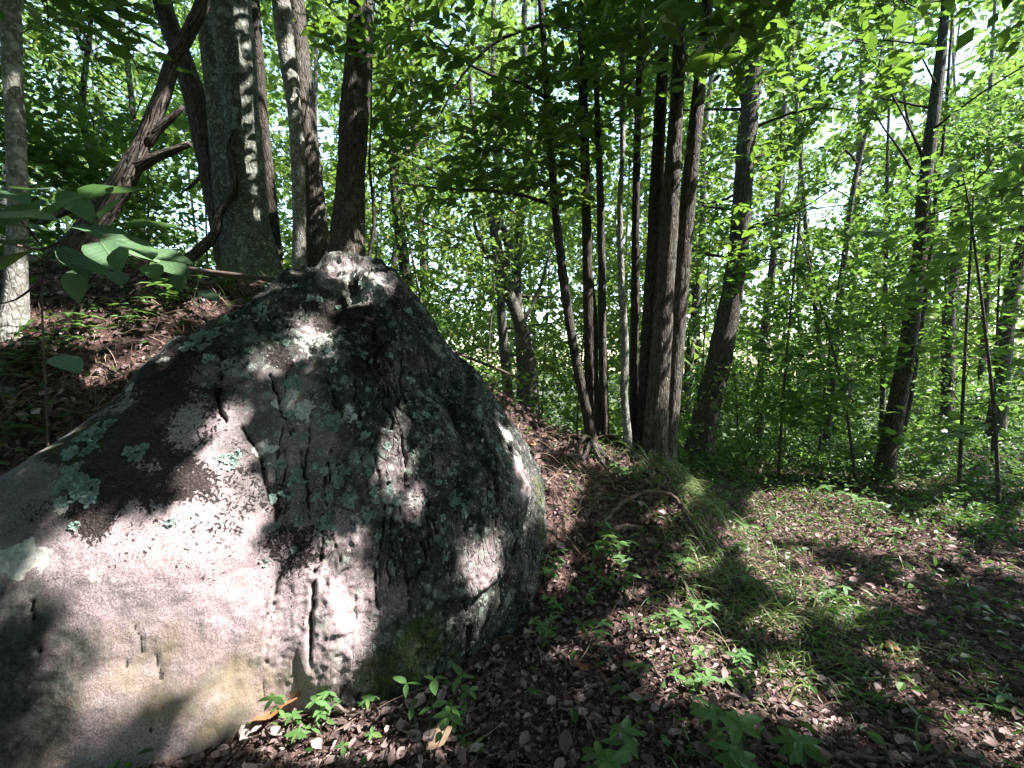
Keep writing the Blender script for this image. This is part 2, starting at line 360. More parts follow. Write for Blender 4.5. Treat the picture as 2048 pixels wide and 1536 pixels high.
def simple_noise_mat(name, c1, c2, sc=60, rough=.85, bump=.6):
    m, nt, b = mat_new(name); g = NT(nt); n = g.noise(g.obj(), sc, 5, .65)
    g.set(b.inputs['Base Color'], g.ramp(n, (.35, c1), (.65, c2))); b.inputs['Roughness'].default_value = rough
    b.inputs['Specular IOR Level'].default_value = .2; g.bump(n, bump, .01, b); return m
def lichen_mat():
    m, nt, b = mat_new('blue_green_lichen'); g = NT(nt); o = g.obj()
    c = g.ramp(g.attr('rnd'), (0, (.13, .19, .16)), (.5, (.21, .31, .27)), (1, (.34, .45, .40)))
    c = g.mix(g.ramp(g.noise(o, 28, 4, .6), (.40, .6), (.6, 0.0)), c, (.15, .17, .14))
    g.set(b.inputs['Base Color'], c); b.inputs['Roughness'].default_value = .9; b.inputs['Specular IOR Level'].default_value = .1; return m
M['lichen'] = lichen_mat()
M['moss'] = simple_noise_mat('green_moss', (.03, .05, .01), (.09, .13, .03), 90)

# ------------------------------------------------------------------ ground
def H(x, y):
    x = np.asarray(x, float); y = np.asarray(y, float)
    rz = np.interp(x, [-30, -6, -3.5, -2.4, -1.6, -1.1, -.4, .1, .45, .87, 1.35, 1.6, 1.85, 2.15, 3, 60], [3.0, 2.55, 2.40, 2.34, 2.2, 2.0, 1.50, 1.18, .93, .84, .74, .58, .27, .06, 0, 0])
    y0 = np.interp(x, [-4, -2.6, -1.8, -.5, .3, 2], [1.1, 1.35, 1.9, 2.7, 2.75, 3.0])
    y1 = np.interp(x, [-4, -2.6, -1.8, -.5, .4, 2], [3.3, 3.55, 3.9, 4.2, 4.45, 4.5])
    t = np.clip((y - y0) / (y1 - y0), 0, 1)
    front = rz * (.45 * t + .55 * t * t * (3 - 2 * t))
    wid = np.interp(x, [-6, -2, 0, 1.5], [6.0, 3.6, 1.9, 1.3])
    back = rz * np.exp(-(np.maximum(y - y1, 0) / wid) ** 2)
    h = np.where(y < y1, front, back)
    drop = np.maximum(y - np.interp(x, [-4, 0, 2.5, 8], [4.6, 4.8, 8.0, 8.5]), 0)
    h = h - np.minimum(drop * .27, 9.0) * (1 - np.exp(-drop / 3.0))
    h = h + .05 * np.exp(-((x - .9) / .5) ** 2) + .12 * sst(5.5, 9, x)
    p = v3(x, y, 0).reshape(-1, 3)
    mr = np.exp(-((x - 1.0) / .8) ** 2) * np.exp(-((y - 3.9) / 1.0) ** 2)
    n = (.030 * fbm(p * 2.3, 3, 3) + .009 * fbm(p * 11, 2, 5)).reshape(h.shape) + mr * (.075 * fbm(p * 3.6, 3, 8) + .03 * fbm(p * 12, 2, 6)).reshape(h.shape)
    return h + n * np.clip(1.2 - np.abs(y) / 40, .1, 1)
def nonlin(a, b, n, dense_a, dense_b, frac=.8):
    k = int(n * frac); m = (n - k) // 2
    lo = dense_a - (dense_a - a) * (np.linspace(1, 0, m, endpoint=False) ** 2.6)
    hi = dense_b + (b - dense_b) * (np.linspace(0, 1, m + 1)[1:] ** 2.6)
    return np.concatenate([lo, np.linspace(dense_a, dense_b, k), hi])
gx = nonlin(-400, 400, 300, -4.0, 5.6, .82); gy = nonlin(-60, 900, 290, 0.6, 9.0, .80)
GX, GY = np.meshgrid(gx, gy, indexing='xy'); GZ = H(GX, GY)
V = v3(GX, GY, GZ).reshape(-1, 3); nx, ny = len(gx), len(gy)
i = np.arange(ny - 1)[:, None] * nx + np.arange(nx - 1)[None]; Q = np.stack([i, i + 1, i + nx + 1, i + nx], -1).reshape(-1, 4)
ground = put('ground', V, Q, M['ground'], kind='structure')
tag(ground, 'sloping forest floor of soil and leaf litter')

# ------------------------------------------------------------------ boulder
BC = np.array([-1.2, 3.28]); ZT = 2.40
zr_t = np.array([-.15, 0, .1, .2, .33, .43, .54, .67, .79, .89, .96, 1.0]); s_t = np.array([.97, .985, 1.0, 1.0, .975, .90, .78, .63, .455, .315, .215, .0])
th_t = np.radians([-180, -146, -126, -110, -83, -58, -30, 0, 45, 90, 135, 180]); rb_t = np.array([1.84, 1.86, 1.95, 1.60, 1.22, 1.26, 1.34, 1.41, 1.35, 1.3, 1.5, 1.84])
ztt = np.linspace(-.15, 1, 400)
k = np.ones(25) / 25
sm = np.interp(ztt, zr_t, s_t); sm = np.convolve(np.pad(sm, 12, mode='edge'), k, 'valid'); sm[-14:] = sm[-14] * np.sqrt(np.linspace(1, 0, 14))
arc = np.concatenate([[0], np.cumsum(np.hypot(np.diff(sm) * 1.5, np.diff(ztt) * ZT))])
NZ, NTH = 390, 700
zz = np.interp(np.linspace(0, arc[-1], NZ), arc, ztt); ss = np.interp(zz, ztt, sm)
th = np.concatenate([np.linspace(R(-175), R(25), int(NTH * .87), endpoint=False), np.linspace(R(25), R(185), NTH - int(NTH * .87), endpoint=False)])
tw = (th + math.pi) % (2 * math.pi) - math.pi
rb = np.interp(tw, th_t, rb_t); ker = np.exp(-np.linspace(-2, 2, 61) ** 2); ker /= ker.sum()
rb = np.convolve(np.concatenate([rb[-30:], rb, rb[:30]]), ker, 'valid')
# the width profile steepens on the right flank and stays fuller in the left lower face
lw = sst(R(-112), R(-145), tw) * (tw < 0) + (tw > R(120)); SS = np.clip(ss[:, None], 0, 1) ** (1 + .38 * lw)[None, :]; RR = SS * rb[None, :]
BX = BC[0] + RR * np.cos(th); BY = BC[1] + RR * np.sin(th); BZ = np.repeat((zz * ZT)[:, None], NTH, 1) + .03
def grid_normals(A):
    du = np.roll(A, -1, 1) - np.roll(A, 1, 1); dv = np.empty_like(A); dv[1:-1] = A[2:] - A[:-2]; dv[0] = A[1] - A[0]; dv[-1] = A[-1] - A[-2]
    n = np.cross(du, dv); n[-1] = (0, 0, 1); return unit(n)
A = np.stack([BX, BY, BZ], -1); N = grid_normals(A)
pf = A.reshape(-1, 3); thf = np.repeat(tw[None], NZ, 0).ravel(); zf = np.repeat(zz[:, None], NTH, 1).ravel()
wr = sst(R(-97), R(-62), thf) * (1 - sst(R(60), R(100), thf)); wr = np.maximum(wr, sst(.55, .8, zf) * .8)
arcx = (pf[:, 0] * .95 + pf[:, 1] * .45 - .28 * pf[:, 2] * np.clip(pf[:, 0] + 1.2, -1, 1.2)) + .16 * fbm(pf * 1.7, 3, 9) + .03 * fbm(pf * 8, 2, 12)
fl = v3(arcx * 5.2, pf[:, 2] * .9, 0); fl2 = v3(arcx * 15, pf[:, 2] * 1.9, 4)
d = .055 * fbm(pf * 1.1, 3, 20) + .018 * fbm(pf * 4.5, 3, 24) * (.35 + .65 * wr)
rg = 1 - np.abs(vnoise(fl, 31)); rg2 = 1 - np.abs(vnoise(fl2, 35))
d = d - wr * (.09 * np.clip(rg - .80, 0, 1) / .2 * np.clip(1.6 * vnoise(pf * 2.1, 50) + .25, 0, 1) + .036 * np.clip(rg2 - .84, 0, 1) / .16 * np.clip(2 * vnoise(pf * 2.6, 53) + .3, 0, 1))
st = vnoise(v3(arcx * 3.1, pf[:, 2] * 1.5, 7), 41); d = d + wr ** 2 * .034 * np.tanh(st * 12)
d = d + .006 * fbm(pf * 26, 3, 60) * (.35 + wr) + .0035 * fbm(pf * 55, 2, 66) * wr
top = sst(.84, .98, zf); d = d + top * .05 * fbm(pf * 7, 3, 71)
A1 = A + N * d.reshape(NZ, NTH)[..., None]; A1[-1] = A1[-1].mean(0)
def tri_bvh(A_):
    V_ = A_.reshape(-1, 3)
    sub_r = list(range(0, NZ, 4)); sub_c = list(range(0, NTH, 4)); idx = np.array([[r * NTH + c for c in sub_c] for r in sub_r])
    F_ = [(int(idx[r, c]), int(idx[r, (c + 1) % len(sub_c)]), int(idx[r + 1, (c + 1) % len(sub_c)]), int(idx[r + 1, c])) for r in range(len(sub_r) - 1) for c in range(len(sub_c))]
    used = {}; vv = []
    for f in F_:
        for q_ in f:
            if q_ not in used: used[q_] = len(vv); vv.append(tuple(V_[q_]))
    return BVHTree.FromPolygons(vv, [tuple(used[q_] for q_ in f) for f in F_])
bvh = tri_bvh(A1)
def on_rock(u, v):
    dd = P(u, v, 1.0) - CAM
    h = bvh.ray_cast(Vector(CAM), Vector(dd).normalized(), 12)
    return (np.array(h[0]), np.array(h[1])) if h[0] is not None else (None, None)
CR = [  # crevice lines, width (m), depth (m)
 (.010, .045, [(484, 855), (521, 911), (529, 967), (547, 1005), (553, 1056)]), (.007, .03, [(670, 1090), (680, 1130)]),
 (.010, .045, [(630, 1145), (625, 1210), (620, 1280), (622, 1330)]), (.006, .02, [(270, 1245), (280, 1280), (287, 1310)]),
 (.006, .02, [(305, 1295), (320, 1340), (327, 1375)]), (.005, .02, [(300, 1435), (300, 1475)]),
 (.011, .05, [(770, 1000), (765, 1085), (750, 1160), (755, 1220)]), (.010, .045, [(850, 1020), (857, 1080), (862, 1135), (820, 1160), (820, 1230)]),
 (.010, .045, [(920, 1150), (935, 1240), (935, 1320)]), (.007, .03, [(870, 1150), (890, 1260), (890, 1330)]),
 (.008, .03, [(65, 1200), (75, 1310)]), (.009, .04, [(854, 664), (902, 750), (914, 817)]), (.007, .03, [(769, 742), (788, 836)]),
 (.009, .035, [(655, 787), (696, 855)]), (.008, .035, [(869, 855), (866, 900), (865, 950)]), (.010, .045, [(966, 836), (962, 892), (977, 967), (979, 1024)]),
 (.011, .05, [(946, 855), (947, 892), (989, 949), (992, 1056)]), (.010, .045, [(540, 750), (559, 799), (585, 874)]), (.009, .035, [(652, 754), (694, 855)]),
 (.011, .05, [(446, 705), (435, 802), (450, 844)]), (.008, .03, [(600, 900), (612, 980), (620, 1040)]), (.007, .03, [(720, 900), (735, 990)]),
 (.006, .02, [(250, 1318), (257, 1338)]), (.006, .02, [(522, 1352), (530, 1400)]), (.008, .03, [(1010, 930), (1035, 1050), (1040, 1150)]),
 (.007, .03, [(800, 860), (812, 930), (806, 985)]), (.006, .02, [(700, 1140), (712, 1230), (705, 1290)]), (.006, .02, [(960, 1100), (968, 1220)]),
]
_r = np.random.default_rng(3)
for a in range(46):   # more crevices running down the folded right flank
    u = _r.uniform(560, 1050); v = _r.uniform(600, 1150); l_ = _r.uniform(50, 190); sl = (u - 690) / 900 + _r.normal() * .06
    CR.append((_r.uniform(.005, .008), _r.uniform(.012, .026), [(u + sl * q_ * l_ + _r.normal() * 4, v + q_ * l_) for q_ in (0, .33, .66, 1)]))
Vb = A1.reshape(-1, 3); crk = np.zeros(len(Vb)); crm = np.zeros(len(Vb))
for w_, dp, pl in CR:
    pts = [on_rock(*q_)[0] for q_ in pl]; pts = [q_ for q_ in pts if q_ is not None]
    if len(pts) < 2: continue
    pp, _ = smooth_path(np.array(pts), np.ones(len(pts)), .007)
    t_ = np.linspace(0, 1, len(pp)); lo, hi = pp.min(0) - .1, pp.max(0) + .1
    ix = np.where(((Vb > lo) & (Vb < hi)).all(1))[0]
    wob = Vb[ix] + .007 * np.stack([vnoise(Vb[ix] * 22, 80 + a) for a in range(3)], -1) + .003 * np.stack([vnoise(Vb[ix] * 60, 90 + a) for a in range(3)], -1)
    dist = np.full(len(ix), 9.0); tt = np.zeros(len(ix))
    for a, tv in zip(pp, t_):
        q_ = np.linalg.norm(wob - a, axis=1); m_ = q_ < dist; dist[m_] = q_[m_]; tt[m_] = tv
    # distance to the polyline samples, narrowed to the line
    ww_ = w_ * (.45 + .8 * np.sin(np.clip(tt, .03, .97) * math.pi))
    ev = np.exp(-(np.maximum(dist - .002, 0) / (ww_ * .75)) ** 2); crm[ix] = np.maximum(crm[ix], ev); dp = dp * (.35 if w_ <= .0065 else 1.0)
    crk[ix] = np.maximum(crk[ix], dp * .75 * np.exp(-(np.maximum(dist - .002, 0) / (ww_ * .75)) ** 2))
kb, kn = on_rock(810, 1030)
bump = np.zeros(len(Vb))
if kb is not None:
    q_ = np.linalg.norm((Vb - kb) * np.array([1, 1, .8]), axis=1); bump = .028 * (1 - sst(.03, .14, q_ + .02 * vnoise(Vb * 14, 5)))
Vb = Vb + N.reshape(-1, 3) * (bump - crk)[:, None]
def blobs(lst, soft=.35, ns=(.35, 6)):
    r_ = np.zeros(len(Vb))
    for u, v, rp, *w_ in lst:
        h, _ = on_rock(u, v)
        if h is None: continue
        dd = float((h - CAM) @ FW); rad = rp * dd / F
        q_ = np.linalg.norm(Vb - h, axis=1) / rad
        r_ = np.maximum(r_, (w_[0] if w_ else 1.0) * (1 - sst(1 - soft, 1 + soft, q_ + ns[0] * vnoise(Vb * ns[1], 7))))
    return r_
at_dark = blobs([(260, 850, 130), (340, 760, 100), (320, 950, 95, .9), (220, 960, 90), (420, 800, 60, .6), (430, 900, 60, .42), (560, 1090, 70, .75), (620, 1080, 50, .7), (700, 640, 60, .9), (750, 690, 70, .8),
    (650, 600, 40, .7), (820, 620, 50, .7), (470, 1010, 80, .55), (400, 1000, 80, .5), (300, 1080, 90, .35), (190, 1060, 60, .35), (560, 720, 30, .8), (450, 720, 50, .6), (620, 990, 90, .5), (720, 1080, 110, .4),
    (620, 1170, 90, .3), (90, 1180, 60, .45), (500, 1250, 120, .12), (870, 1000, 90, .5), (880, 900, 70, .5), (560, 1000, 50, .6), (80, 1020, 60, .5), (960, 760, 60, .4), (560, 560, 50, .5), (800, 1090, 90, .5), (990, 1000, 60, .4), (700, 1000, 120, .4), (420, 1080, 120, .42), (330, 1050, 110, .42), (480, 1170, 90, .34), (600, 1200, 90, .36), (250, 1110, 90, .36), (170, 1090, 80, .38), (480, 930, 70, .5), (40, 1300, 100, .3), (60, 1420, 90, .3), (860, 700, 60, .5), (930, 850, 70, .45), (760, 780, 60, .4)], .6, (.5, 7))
at_film_shade = np.clip(wr * .95 + .55 * sst(.5, .68, zf) - blobs([(690, 540, 60), (750, 570, 50), (620, 670, 26, .7), (640, 650, 26, .6), (430, 920, 50, .5), (700, 1200, 90, .7), (650, 1280, 80, .8), (600, 1200, 100), (450, 1150, 200), (560, 1330, 120), (700, 1330, 50, .6), (780, 920, 40, .3), (970, 1130, 50, .5), (810, 1000, 40, .6), (1050, 960, 40, .5)]), 0, 1)  # cleared chiefly where sun patches fall, so their light is in the colour
at_film_shade = np.maximum(at_film_shade, .95 * blobs([(480, 750, 90, .85), (520, 850, 80, .75), (560, 950, 80, .6), (400, 700, 70, .8), (600, 1000, 70, .6), (330, 690, 60, .6), (60, 1000, 110, .7), (50, 1350, 110), (30, 1240, 90), (60, 1460, 90), (200, 760, 160, .5), (100, 900, 120, .6)]))  # algal growth plus shade painted into the colour, chiefly at lower left
at_crust = np.clip(.12 + .9 * wr + .6 * sst(.45, .6, zf), 0, 1)
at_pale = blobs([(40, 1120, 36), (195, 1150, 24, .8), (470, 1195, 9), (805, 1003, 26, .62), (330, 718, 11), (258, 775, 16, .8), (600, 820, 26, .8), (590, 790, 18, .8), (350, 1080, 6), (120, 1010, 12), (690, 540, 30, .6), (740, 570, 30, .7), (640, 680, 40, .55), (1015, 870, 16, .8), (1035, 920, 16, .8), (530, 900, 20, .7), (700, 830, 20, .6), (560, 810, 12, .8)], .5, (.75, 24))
at_moss = blobs([(830, 1310, 75), (760, 1350, 45), (850, 1260, 50, .7), (885, 1335, 40, .6), (1080, 980, 25, .9), (1085, 1060, 20, .9), (20, 1120, 25, .5), (250, 760, 50, .45), (150, 880, 60, .5)], .5)
at_och = blobs([(270, 1340, 90), (350, 1400, 110), (490, 1350, 60), (560, 1370, 60), (200, 1420, 90, .8), (430, 1420, 90), (520, 1290, 40, .7), (100, 1490, 90, .6), (640, 1370, 60, .5)], .5)
i = np.arange(NZ - 1)[:, None] * NTH; j = np.arange(NTH)[None]; k = (j + 1) % NTH
QB = np.stack([i + j, i + k, i + NTH + k, i + NTH + j], -1).reshape(-1, 4)
boulder = empty('boulder', (BC[0], BC[1], 0.0), 'huge domed grey boulder blotched with lichen and leaf shadows, filling the left foreground', 'boulder')
put('rock', Vb, QB, M['rock'], boulder, dict(fold=wr, crack=crm, dark=at_dark, film_shade=at_film_shade, crust=at_crust, pale=at_pale, moss=at_moss, ochre=at_och))
# height grid of ground + boulder for sun tests and scatter
HG = .03; hx0, hy0 = -6.0, -3.0; hn = int(22 / HG)
hgx = hx0 + (np.arange(hn) + .5) * HG; hgy = hy0 + (np.arange(hn) + .5) * HG
HM = H(*np.meshgrid(hgx, hgy, indexing='xy')); HGR = HM.copy()
bi = ((Vb[:, 0] - hx0) / HG).astype(int); bj = ((Vb[:, 1] - hy0) / HG).astype(int); np.maximum.at(HM, (bj, bi), Vb[:, 2])
INB = HM > HGR + .02
def hlook(x, y, A_=None):
    a = np.clip(((x - hx0) / HG).astype(int), 0, hn - 1); b_ = np.clip(((y - hy0) / HG).astype(int), 0, hn - 1)
    return (HM if A_ is None else A_)[b_, a]
def in_rock(x, y): return hlook(x, y, INB)
def gnormal(x, y):
    e = .06; return unit(v3(-(H(x + e, y) - H(x - e, y)) / (2 * e), -(H(x, y + e) - H(x, y - e)) / (2 * e), 1.0))

# foliose lichen rosettes: real frilled flakes lying on the rock
LI = [(409, 675, 30), (380, 695, 16), (521, 622, 17), (416, 716, 10), (187, 865, 30), (165, 896, 32), (210, 850, 16), (140, 960, 30), (165, 975, 28), (180, 997, 15), (272, 905, 20), (461, 919, 20), (585, 765, 14),
      (660, 851, 20), (596, 877, 13), (679, 964, 11), (596, 956, 18), (634, 997, 8), (694, 997, 9), (652, 1046, 19), (570, 686, 9), (666, 847, 18), (677, 964, 10), (902, 941, 12), (917, 1005, 16), (930, 1020, 12), (450, 640, 14),
      (600, 1040, 10), (545, 1000, 9), (700, 1010, 8), (560, 930, 9), (745, 1030, 8), (580, 830, 10), (640, 900, 9), (125, 1005, 9), (60, 820, 10), (575, 985, 12), (905, 990, 10), (1000, 900, 12), (1020, 930, 12), (340, 1045, 6), (150, 1052, 8),
      (500, 700, 8), (690, 760, 9), (760, 800, 7), (730, 870, 8), (655, 700, 7), (820, 760, 7), (850, 830, 8), (600, 730, 9)]
_r = np.random.default_rng(8)
for a in range(80): LI.append((_r.uniform(500, 1040), _r.uniform(560, 1150), _r.uniform(3, 8)))
for (u, v, rp) in LI:
    h, nn = on_rock(u, v)
    if h is None: continue
    nn = np.array(nn); nn = nn if nn @ (CAM - h) > 0 else -nn
    dd = float((h - CAM) @ FW); rad = rp * dd / F
    n = int(np.clip(rp * rp * 1.5, 50, 1100))
    e1 = unit(np.cross(nn, [0, 0, 1.0])); e2 = np.cross(nn, e1)
    ang = rng.random(n) * 6.283; q_ = np.sqrt(rng.random(n)); shape = .72 + .28 * np.sin(ang * 3 + rng.random() * 6) + .15 * np.sin(ang * 7 + rng.random() * 6)
    base = h + rad * (q_ * shape * np.cos(ang))[:, None] * e1 + rad * 1.05 * (q_ * shape * np.sin(ang))[:, None] * e2
    keepm = (vnoise(base * 34, 3) > -.32); base = base[keepm]; ang = ang[keepm]
    pr = []
    for b_ in base:
        r_ = bvh.find_nearest(Vector(b_)); pr.append(np.array(r_[0]))
    if not pr: continue
    pr = np.array(pr) + nn * (.001 + .003 * rng.random((len(pr), 1)))
    D = np.cos(ang)[:, None] * e1 + np.sin(ang)[:, None] * e2 + .5 * rng.normal(size=(len(pr), 3)); N_ = nn + .2 * rng.normal(size=(len(pr), 3))
    V, Fa, rn = leaves(pr, D, N_, .006 + .011 * rng.random(len(pr)), .95, 'mid'); rn = np.clip(rn * .5 + .5 * rng.random(), 0, 1)
    put('lichen_patch', V, Fa, M['lichen'], boulder, dict(rnd=rn), False, kind='stuff')

# ------------------------------------------------------------------ where the sun gets through (light patches the photograph shows)
LIT = [
 [(165, 1060), (215, 1022), (250, 1062), (285, 1100), (345, 1045), (378, 990), (360, 955), (390, 920), (385, 870), (410, 850), (435, 880), (480, 900), (475, 960), (520, 985), (545, 1040), (505, 1045), (490, 1100), (485, 1150), (545, 1150), (562, 1205), (578, 1140), (648, 1135), (665, 1080), (700, 1110), (715, 1170), (742, 1230), (722, 1290), (690, 1330), (650, 1390), (560, 1400), (400, 1440), (385, 1385), (335, 1375), (272, 1425), (200, 1500), (150, 1530), (140, 1440), (150, 1350), (125, 1300), (130, 1240), (155, 1200), (110, 1180), (60, 1150), (20, 1120), (100, 1065)],
 [(588, 635), (625, 635), (640, 668), (668, 682), (662, 702), (600, 712), (586, 690)], [(608, 598), (640, 622), (662, 636), (655, 648), (630, 640)],
 [(596, 545), (650, 518), (700, 512), (745, 550), (792, 600), (765, 612), (735, 604), (700, 568), (676, 545), (640, 538)],
 [(738, 845), (800, 845), (793, 880), (802, 930), (788, 972), (748, 975), (766, 920), (775, 885)], [(775, 1000), (830, 988), (848, 1030), (800, 1045)],
 [(985, 830), (1045, 900), (1080, 970), (1082, 1060), (1058, 1060), (1046, 980), (1010, 900)],
 [(905, 1055), (930, 1080), (952, 1120), (985, 1058), (1018, 1090), (992, 1140), (1002, 1215), (960, 1225), (928, 1160), (910, 1110)],
 [(490, 690), (570, 700), (560, 765), (500, 750)], [(440, 820), (470, 810), (475, 870), (448, 860)],
 [(100, 680), (250, 632), (330, 618), (300, 665), (180, 705), (60, 722)], [(170, 770), (330, 680), (345, 698), (240, 765), (130, 815), (105, 832)], [(500, 555), (545, 560), (540, 590), (505, 590)],
 [(1490, 1005), (1560, 995), (1700, 1035), (1850, 1068), (1905, 1110), (1840, 1118), (1700, 1095), (1520, 1078)], [(1870, 1015), (1965, 1048), (1900, 1065)], [(1560, 990), (1700, 1005), (1740, 1030), (1640, 1028)],
 [(1450, 1060), (1492, 1088), (1525, 1130), (1605, 1190), (1700, 1238), (1665, 1255), (1560, 1195), (1485, 1130)], [(1265, 1235), (1325, 1290), (1375, 1345), (1435, 1365), (1455, 1405), (1385, 1395), (1325, 1350), (1275, 1290)],
 [(1340, 1205), (1385, 1230), (1402, 1310), (1442, 1345), (1395, 1352), (1358, 1280)], [(1495, 1360), (1545, 1355), (1605, 1400), (1660, 1465), (1600, 1478), (1535, 1425)], [(1178, 1115), (1232, 1140), (1222, 1162), (1176, 1138)],
 [(1083, 1022), (1135, 1035), (1115, 1075), (1083, 1060)], [(530, 1440), (560, 1405), (650, 1398), (760, 1428), (830, 1500), (780, 1536), (560, 1536), (470, 1500)], [(1845, 1425), (1960, 1445), (2048, 1478), (2048, 1536), (1960, 1525), (1870, 1470)],
 [(1180, 905), (1255, 945), (1235, 965), (1170, 925)], [(1740, 1375), (1810, 1395), (1800, 1415), (1735, 1395)], [(1080, 1175), (1110, 1180), (1100, 1200), (1078, 1195)], [(1100, 960), (1150, 975), (1130, 995), (1098, 985)],
 [(1285, 1330), (1300, 1340), (1360, 1410), (1335, 1415), (1290, 1370)], [(1720, 1310), (1830, 1330), (1800, 1345), (1715, 1325)], [(1380, 1120), (1400, 1150), (1385, 1160), (1365, 1135)], [(1700, 1200), (1730, 1180), (1760, 1195), (1735, 1225)],
 [(850, 1480), (900, 1490), (890, 1520), (845, 1510)], [(1505, 1240), (1530, 1235), (1545, 1260), (1515, 1262)], [(1960, 1130), (2048, 1150), (2048, 1170), (1970, 1150)],
]
mw, mh = 512, 384; my, mx = np.mgrid[0:mh, 0:mw]; mx = mx * 4 + 2; my = my * 4 + 2
MASK = np.zeros((mh, mw))
for pol in LIT:
    a = np.array(pol, float); b_ = np.roll(a, -1, 0); ins = np.zeros((mh, mw), bool)
    for (x1, y1), (x2, y2) in zip(a, b_):
        if y1 == y2: continue
        c_ = ((y1 > my) != (y2 > my)) & (mx < (x2 - x1) * (my - y1) / (y2 - y1) + x1); ins ^= c_
    MASK[ins] = 1
_r = np.random.default_rng(21)
for a in range(90):   # small stray flecks of sun on the floor
    u = _r.uniform(1090, 2048); v = _r.uniform(940, 1536)
    if v < 1120 and u < 1500 and _r.random() < .5: continue
    e_ = ((mx - u) / _r.uniform(7, 20)) ** 2 + ((my - v) / _r.uniform(4, 9)) ** 2; MASK[e_ < 1] = 1
DIL = MASK.copy()
for dx in range(-3, 4):
    for dy in range(-3, 4):
        if dx * dx + dy * dy <= 8: DIL = np.maximum(DIL, np.roll(np.roll(MASK, dx, 1), dy, 0) * (((mx > 1090) | (my > 1400)) | (dx * dx + dy * dy <= 2)))
CORR = []   # further spots the sun reaches: (point, radius)
for u, v, d_, r_ in ((30, 620, 2.85, .13), (30, 665, 2.85, .12), (240, 370, 3.6, .09), (270, 385, 3.6, .07), (690, 530, 3.2, .14), (370, 292, 3.6, .05), (1700, 70, 4.3, .85), (1800, 130, 4.4, .6), (1580, 90, 4.3, .45), (1700, 180, 4.6, .6), (1350, 300, 4.5, .12), (1240, 280, 4.3, .12), (1230, 500, 5, .2), (280, 500, 1.9, .13), (150, 455, 1.95, .07), (30, 440, 1.75, .05), (420, 590, 3.3, .1)):
    CORR.append((P(u, v, d_), r_))
def sun_ok(Pp, holes=False):
    """True where foliage may stand: it does not cover one of the sun patches"""
    keep = np.ones(len(Pp), bool)
    for c_, r_ in CORR:
        q_ = Pp - c_; t_ = q_ @ SUN; dist = np.linalg.norm(q_ - t_[:, None] * SUN, axis=1)
        keep &= ~((t_ > .1) & (dist < r_ + .02))
    ix = np.where((Pp[:, 0] > hx0) & (Pp[:, 0] < 15.5) & (Pp[:, 1] > -5) & (Pp[:, 1] < 14))[0]
    if not len(ix): return keep
    q_ = Pp[ix].copy(); hit = np.zeros(len(ix), bool); act = np.ones(len(ix), bool)
    start = hlook(q_[:, 0], q_[:, 1]); act &= q_[:, 2] > start + .02
    for s_ in range(130):
        a = np.where(act)[0]
        if not len(a): break
        q_[a] -= SUN * .14
        g_ = hlook(q_[a, 0], q_[a, 1]); below = q_[a, 2] <= g_ + .01
        hit[a[below]] = True; act[a[below]] = False
        act[a[(q_[a, 0] < hx0)]] = False
    u, v, d_ = proj(q_); m_ = hit & (d_ > .5) & (u >= 0) & (u < 2048) & (v >= 0) & (v < 1536)
    val = np.zeros(len(ix)); val[m_] = DIL[(v[m_] / 4).astype(int), (u[m_] / 4).astype(int)]
    if holes: val[hit & (q_[:, 1] > 5.6) & (vnoise(q_ * np.array([1.0, 1.4, 0]), 55) > -.12)] = 1
    keep[ix[val > .5]] = False; return keep
GAPS = [(1500, 190, 40, 75, .9), (1480, 370, 35, 50, .85), (1890, 130, 90, 90, .85), (1960, 40, 100, 60, .6), (1800, 250, 70, 40, .85), (1420, 130, 45, 60, .7), (345, 110, 45, 60, .8), (230, 60, 120, 60, .6), (170, 90, 80, 60, .5), (1240, 260, 25, 60, .7), (1640, 420, 60, 40, .6),
        (1570, 560, 40, 60, .5), (1840, 600, 30, 40, .6), (900, 60, 60, 40, .4), (820, 200, 60, 60, .4), (1660, 520, 50, 50, .5), (1680, 90, 60, 60, .5), (640, 230, 30, 90, .5), (760, 400, 30, 90, .5), (1290, 350, 20, 80, .5), (560, 200, 20, 150, .4)]
def gap_ok(Pp, near=2.6):
    u, v, d_ = proj(Pp); keep = np.ones(len(Pp), bool); rr_ = rng.random(len(Pp))
    for gu, gv, ru, rv, pr in [(a, b_, c_ * .8, d2 * .8, e_) for a, b_, c_, d2, e_ in GAPS]:
        q_ = ((u - gu) / ru) ** 2 + ((v - gv) / rv) ** 2
        keep &= ~((q_ < 1 + .5 * np.sin(u * .05) * np.cos(v * .07)) & (d_ > near) & (rr_ < pr))
    return keep

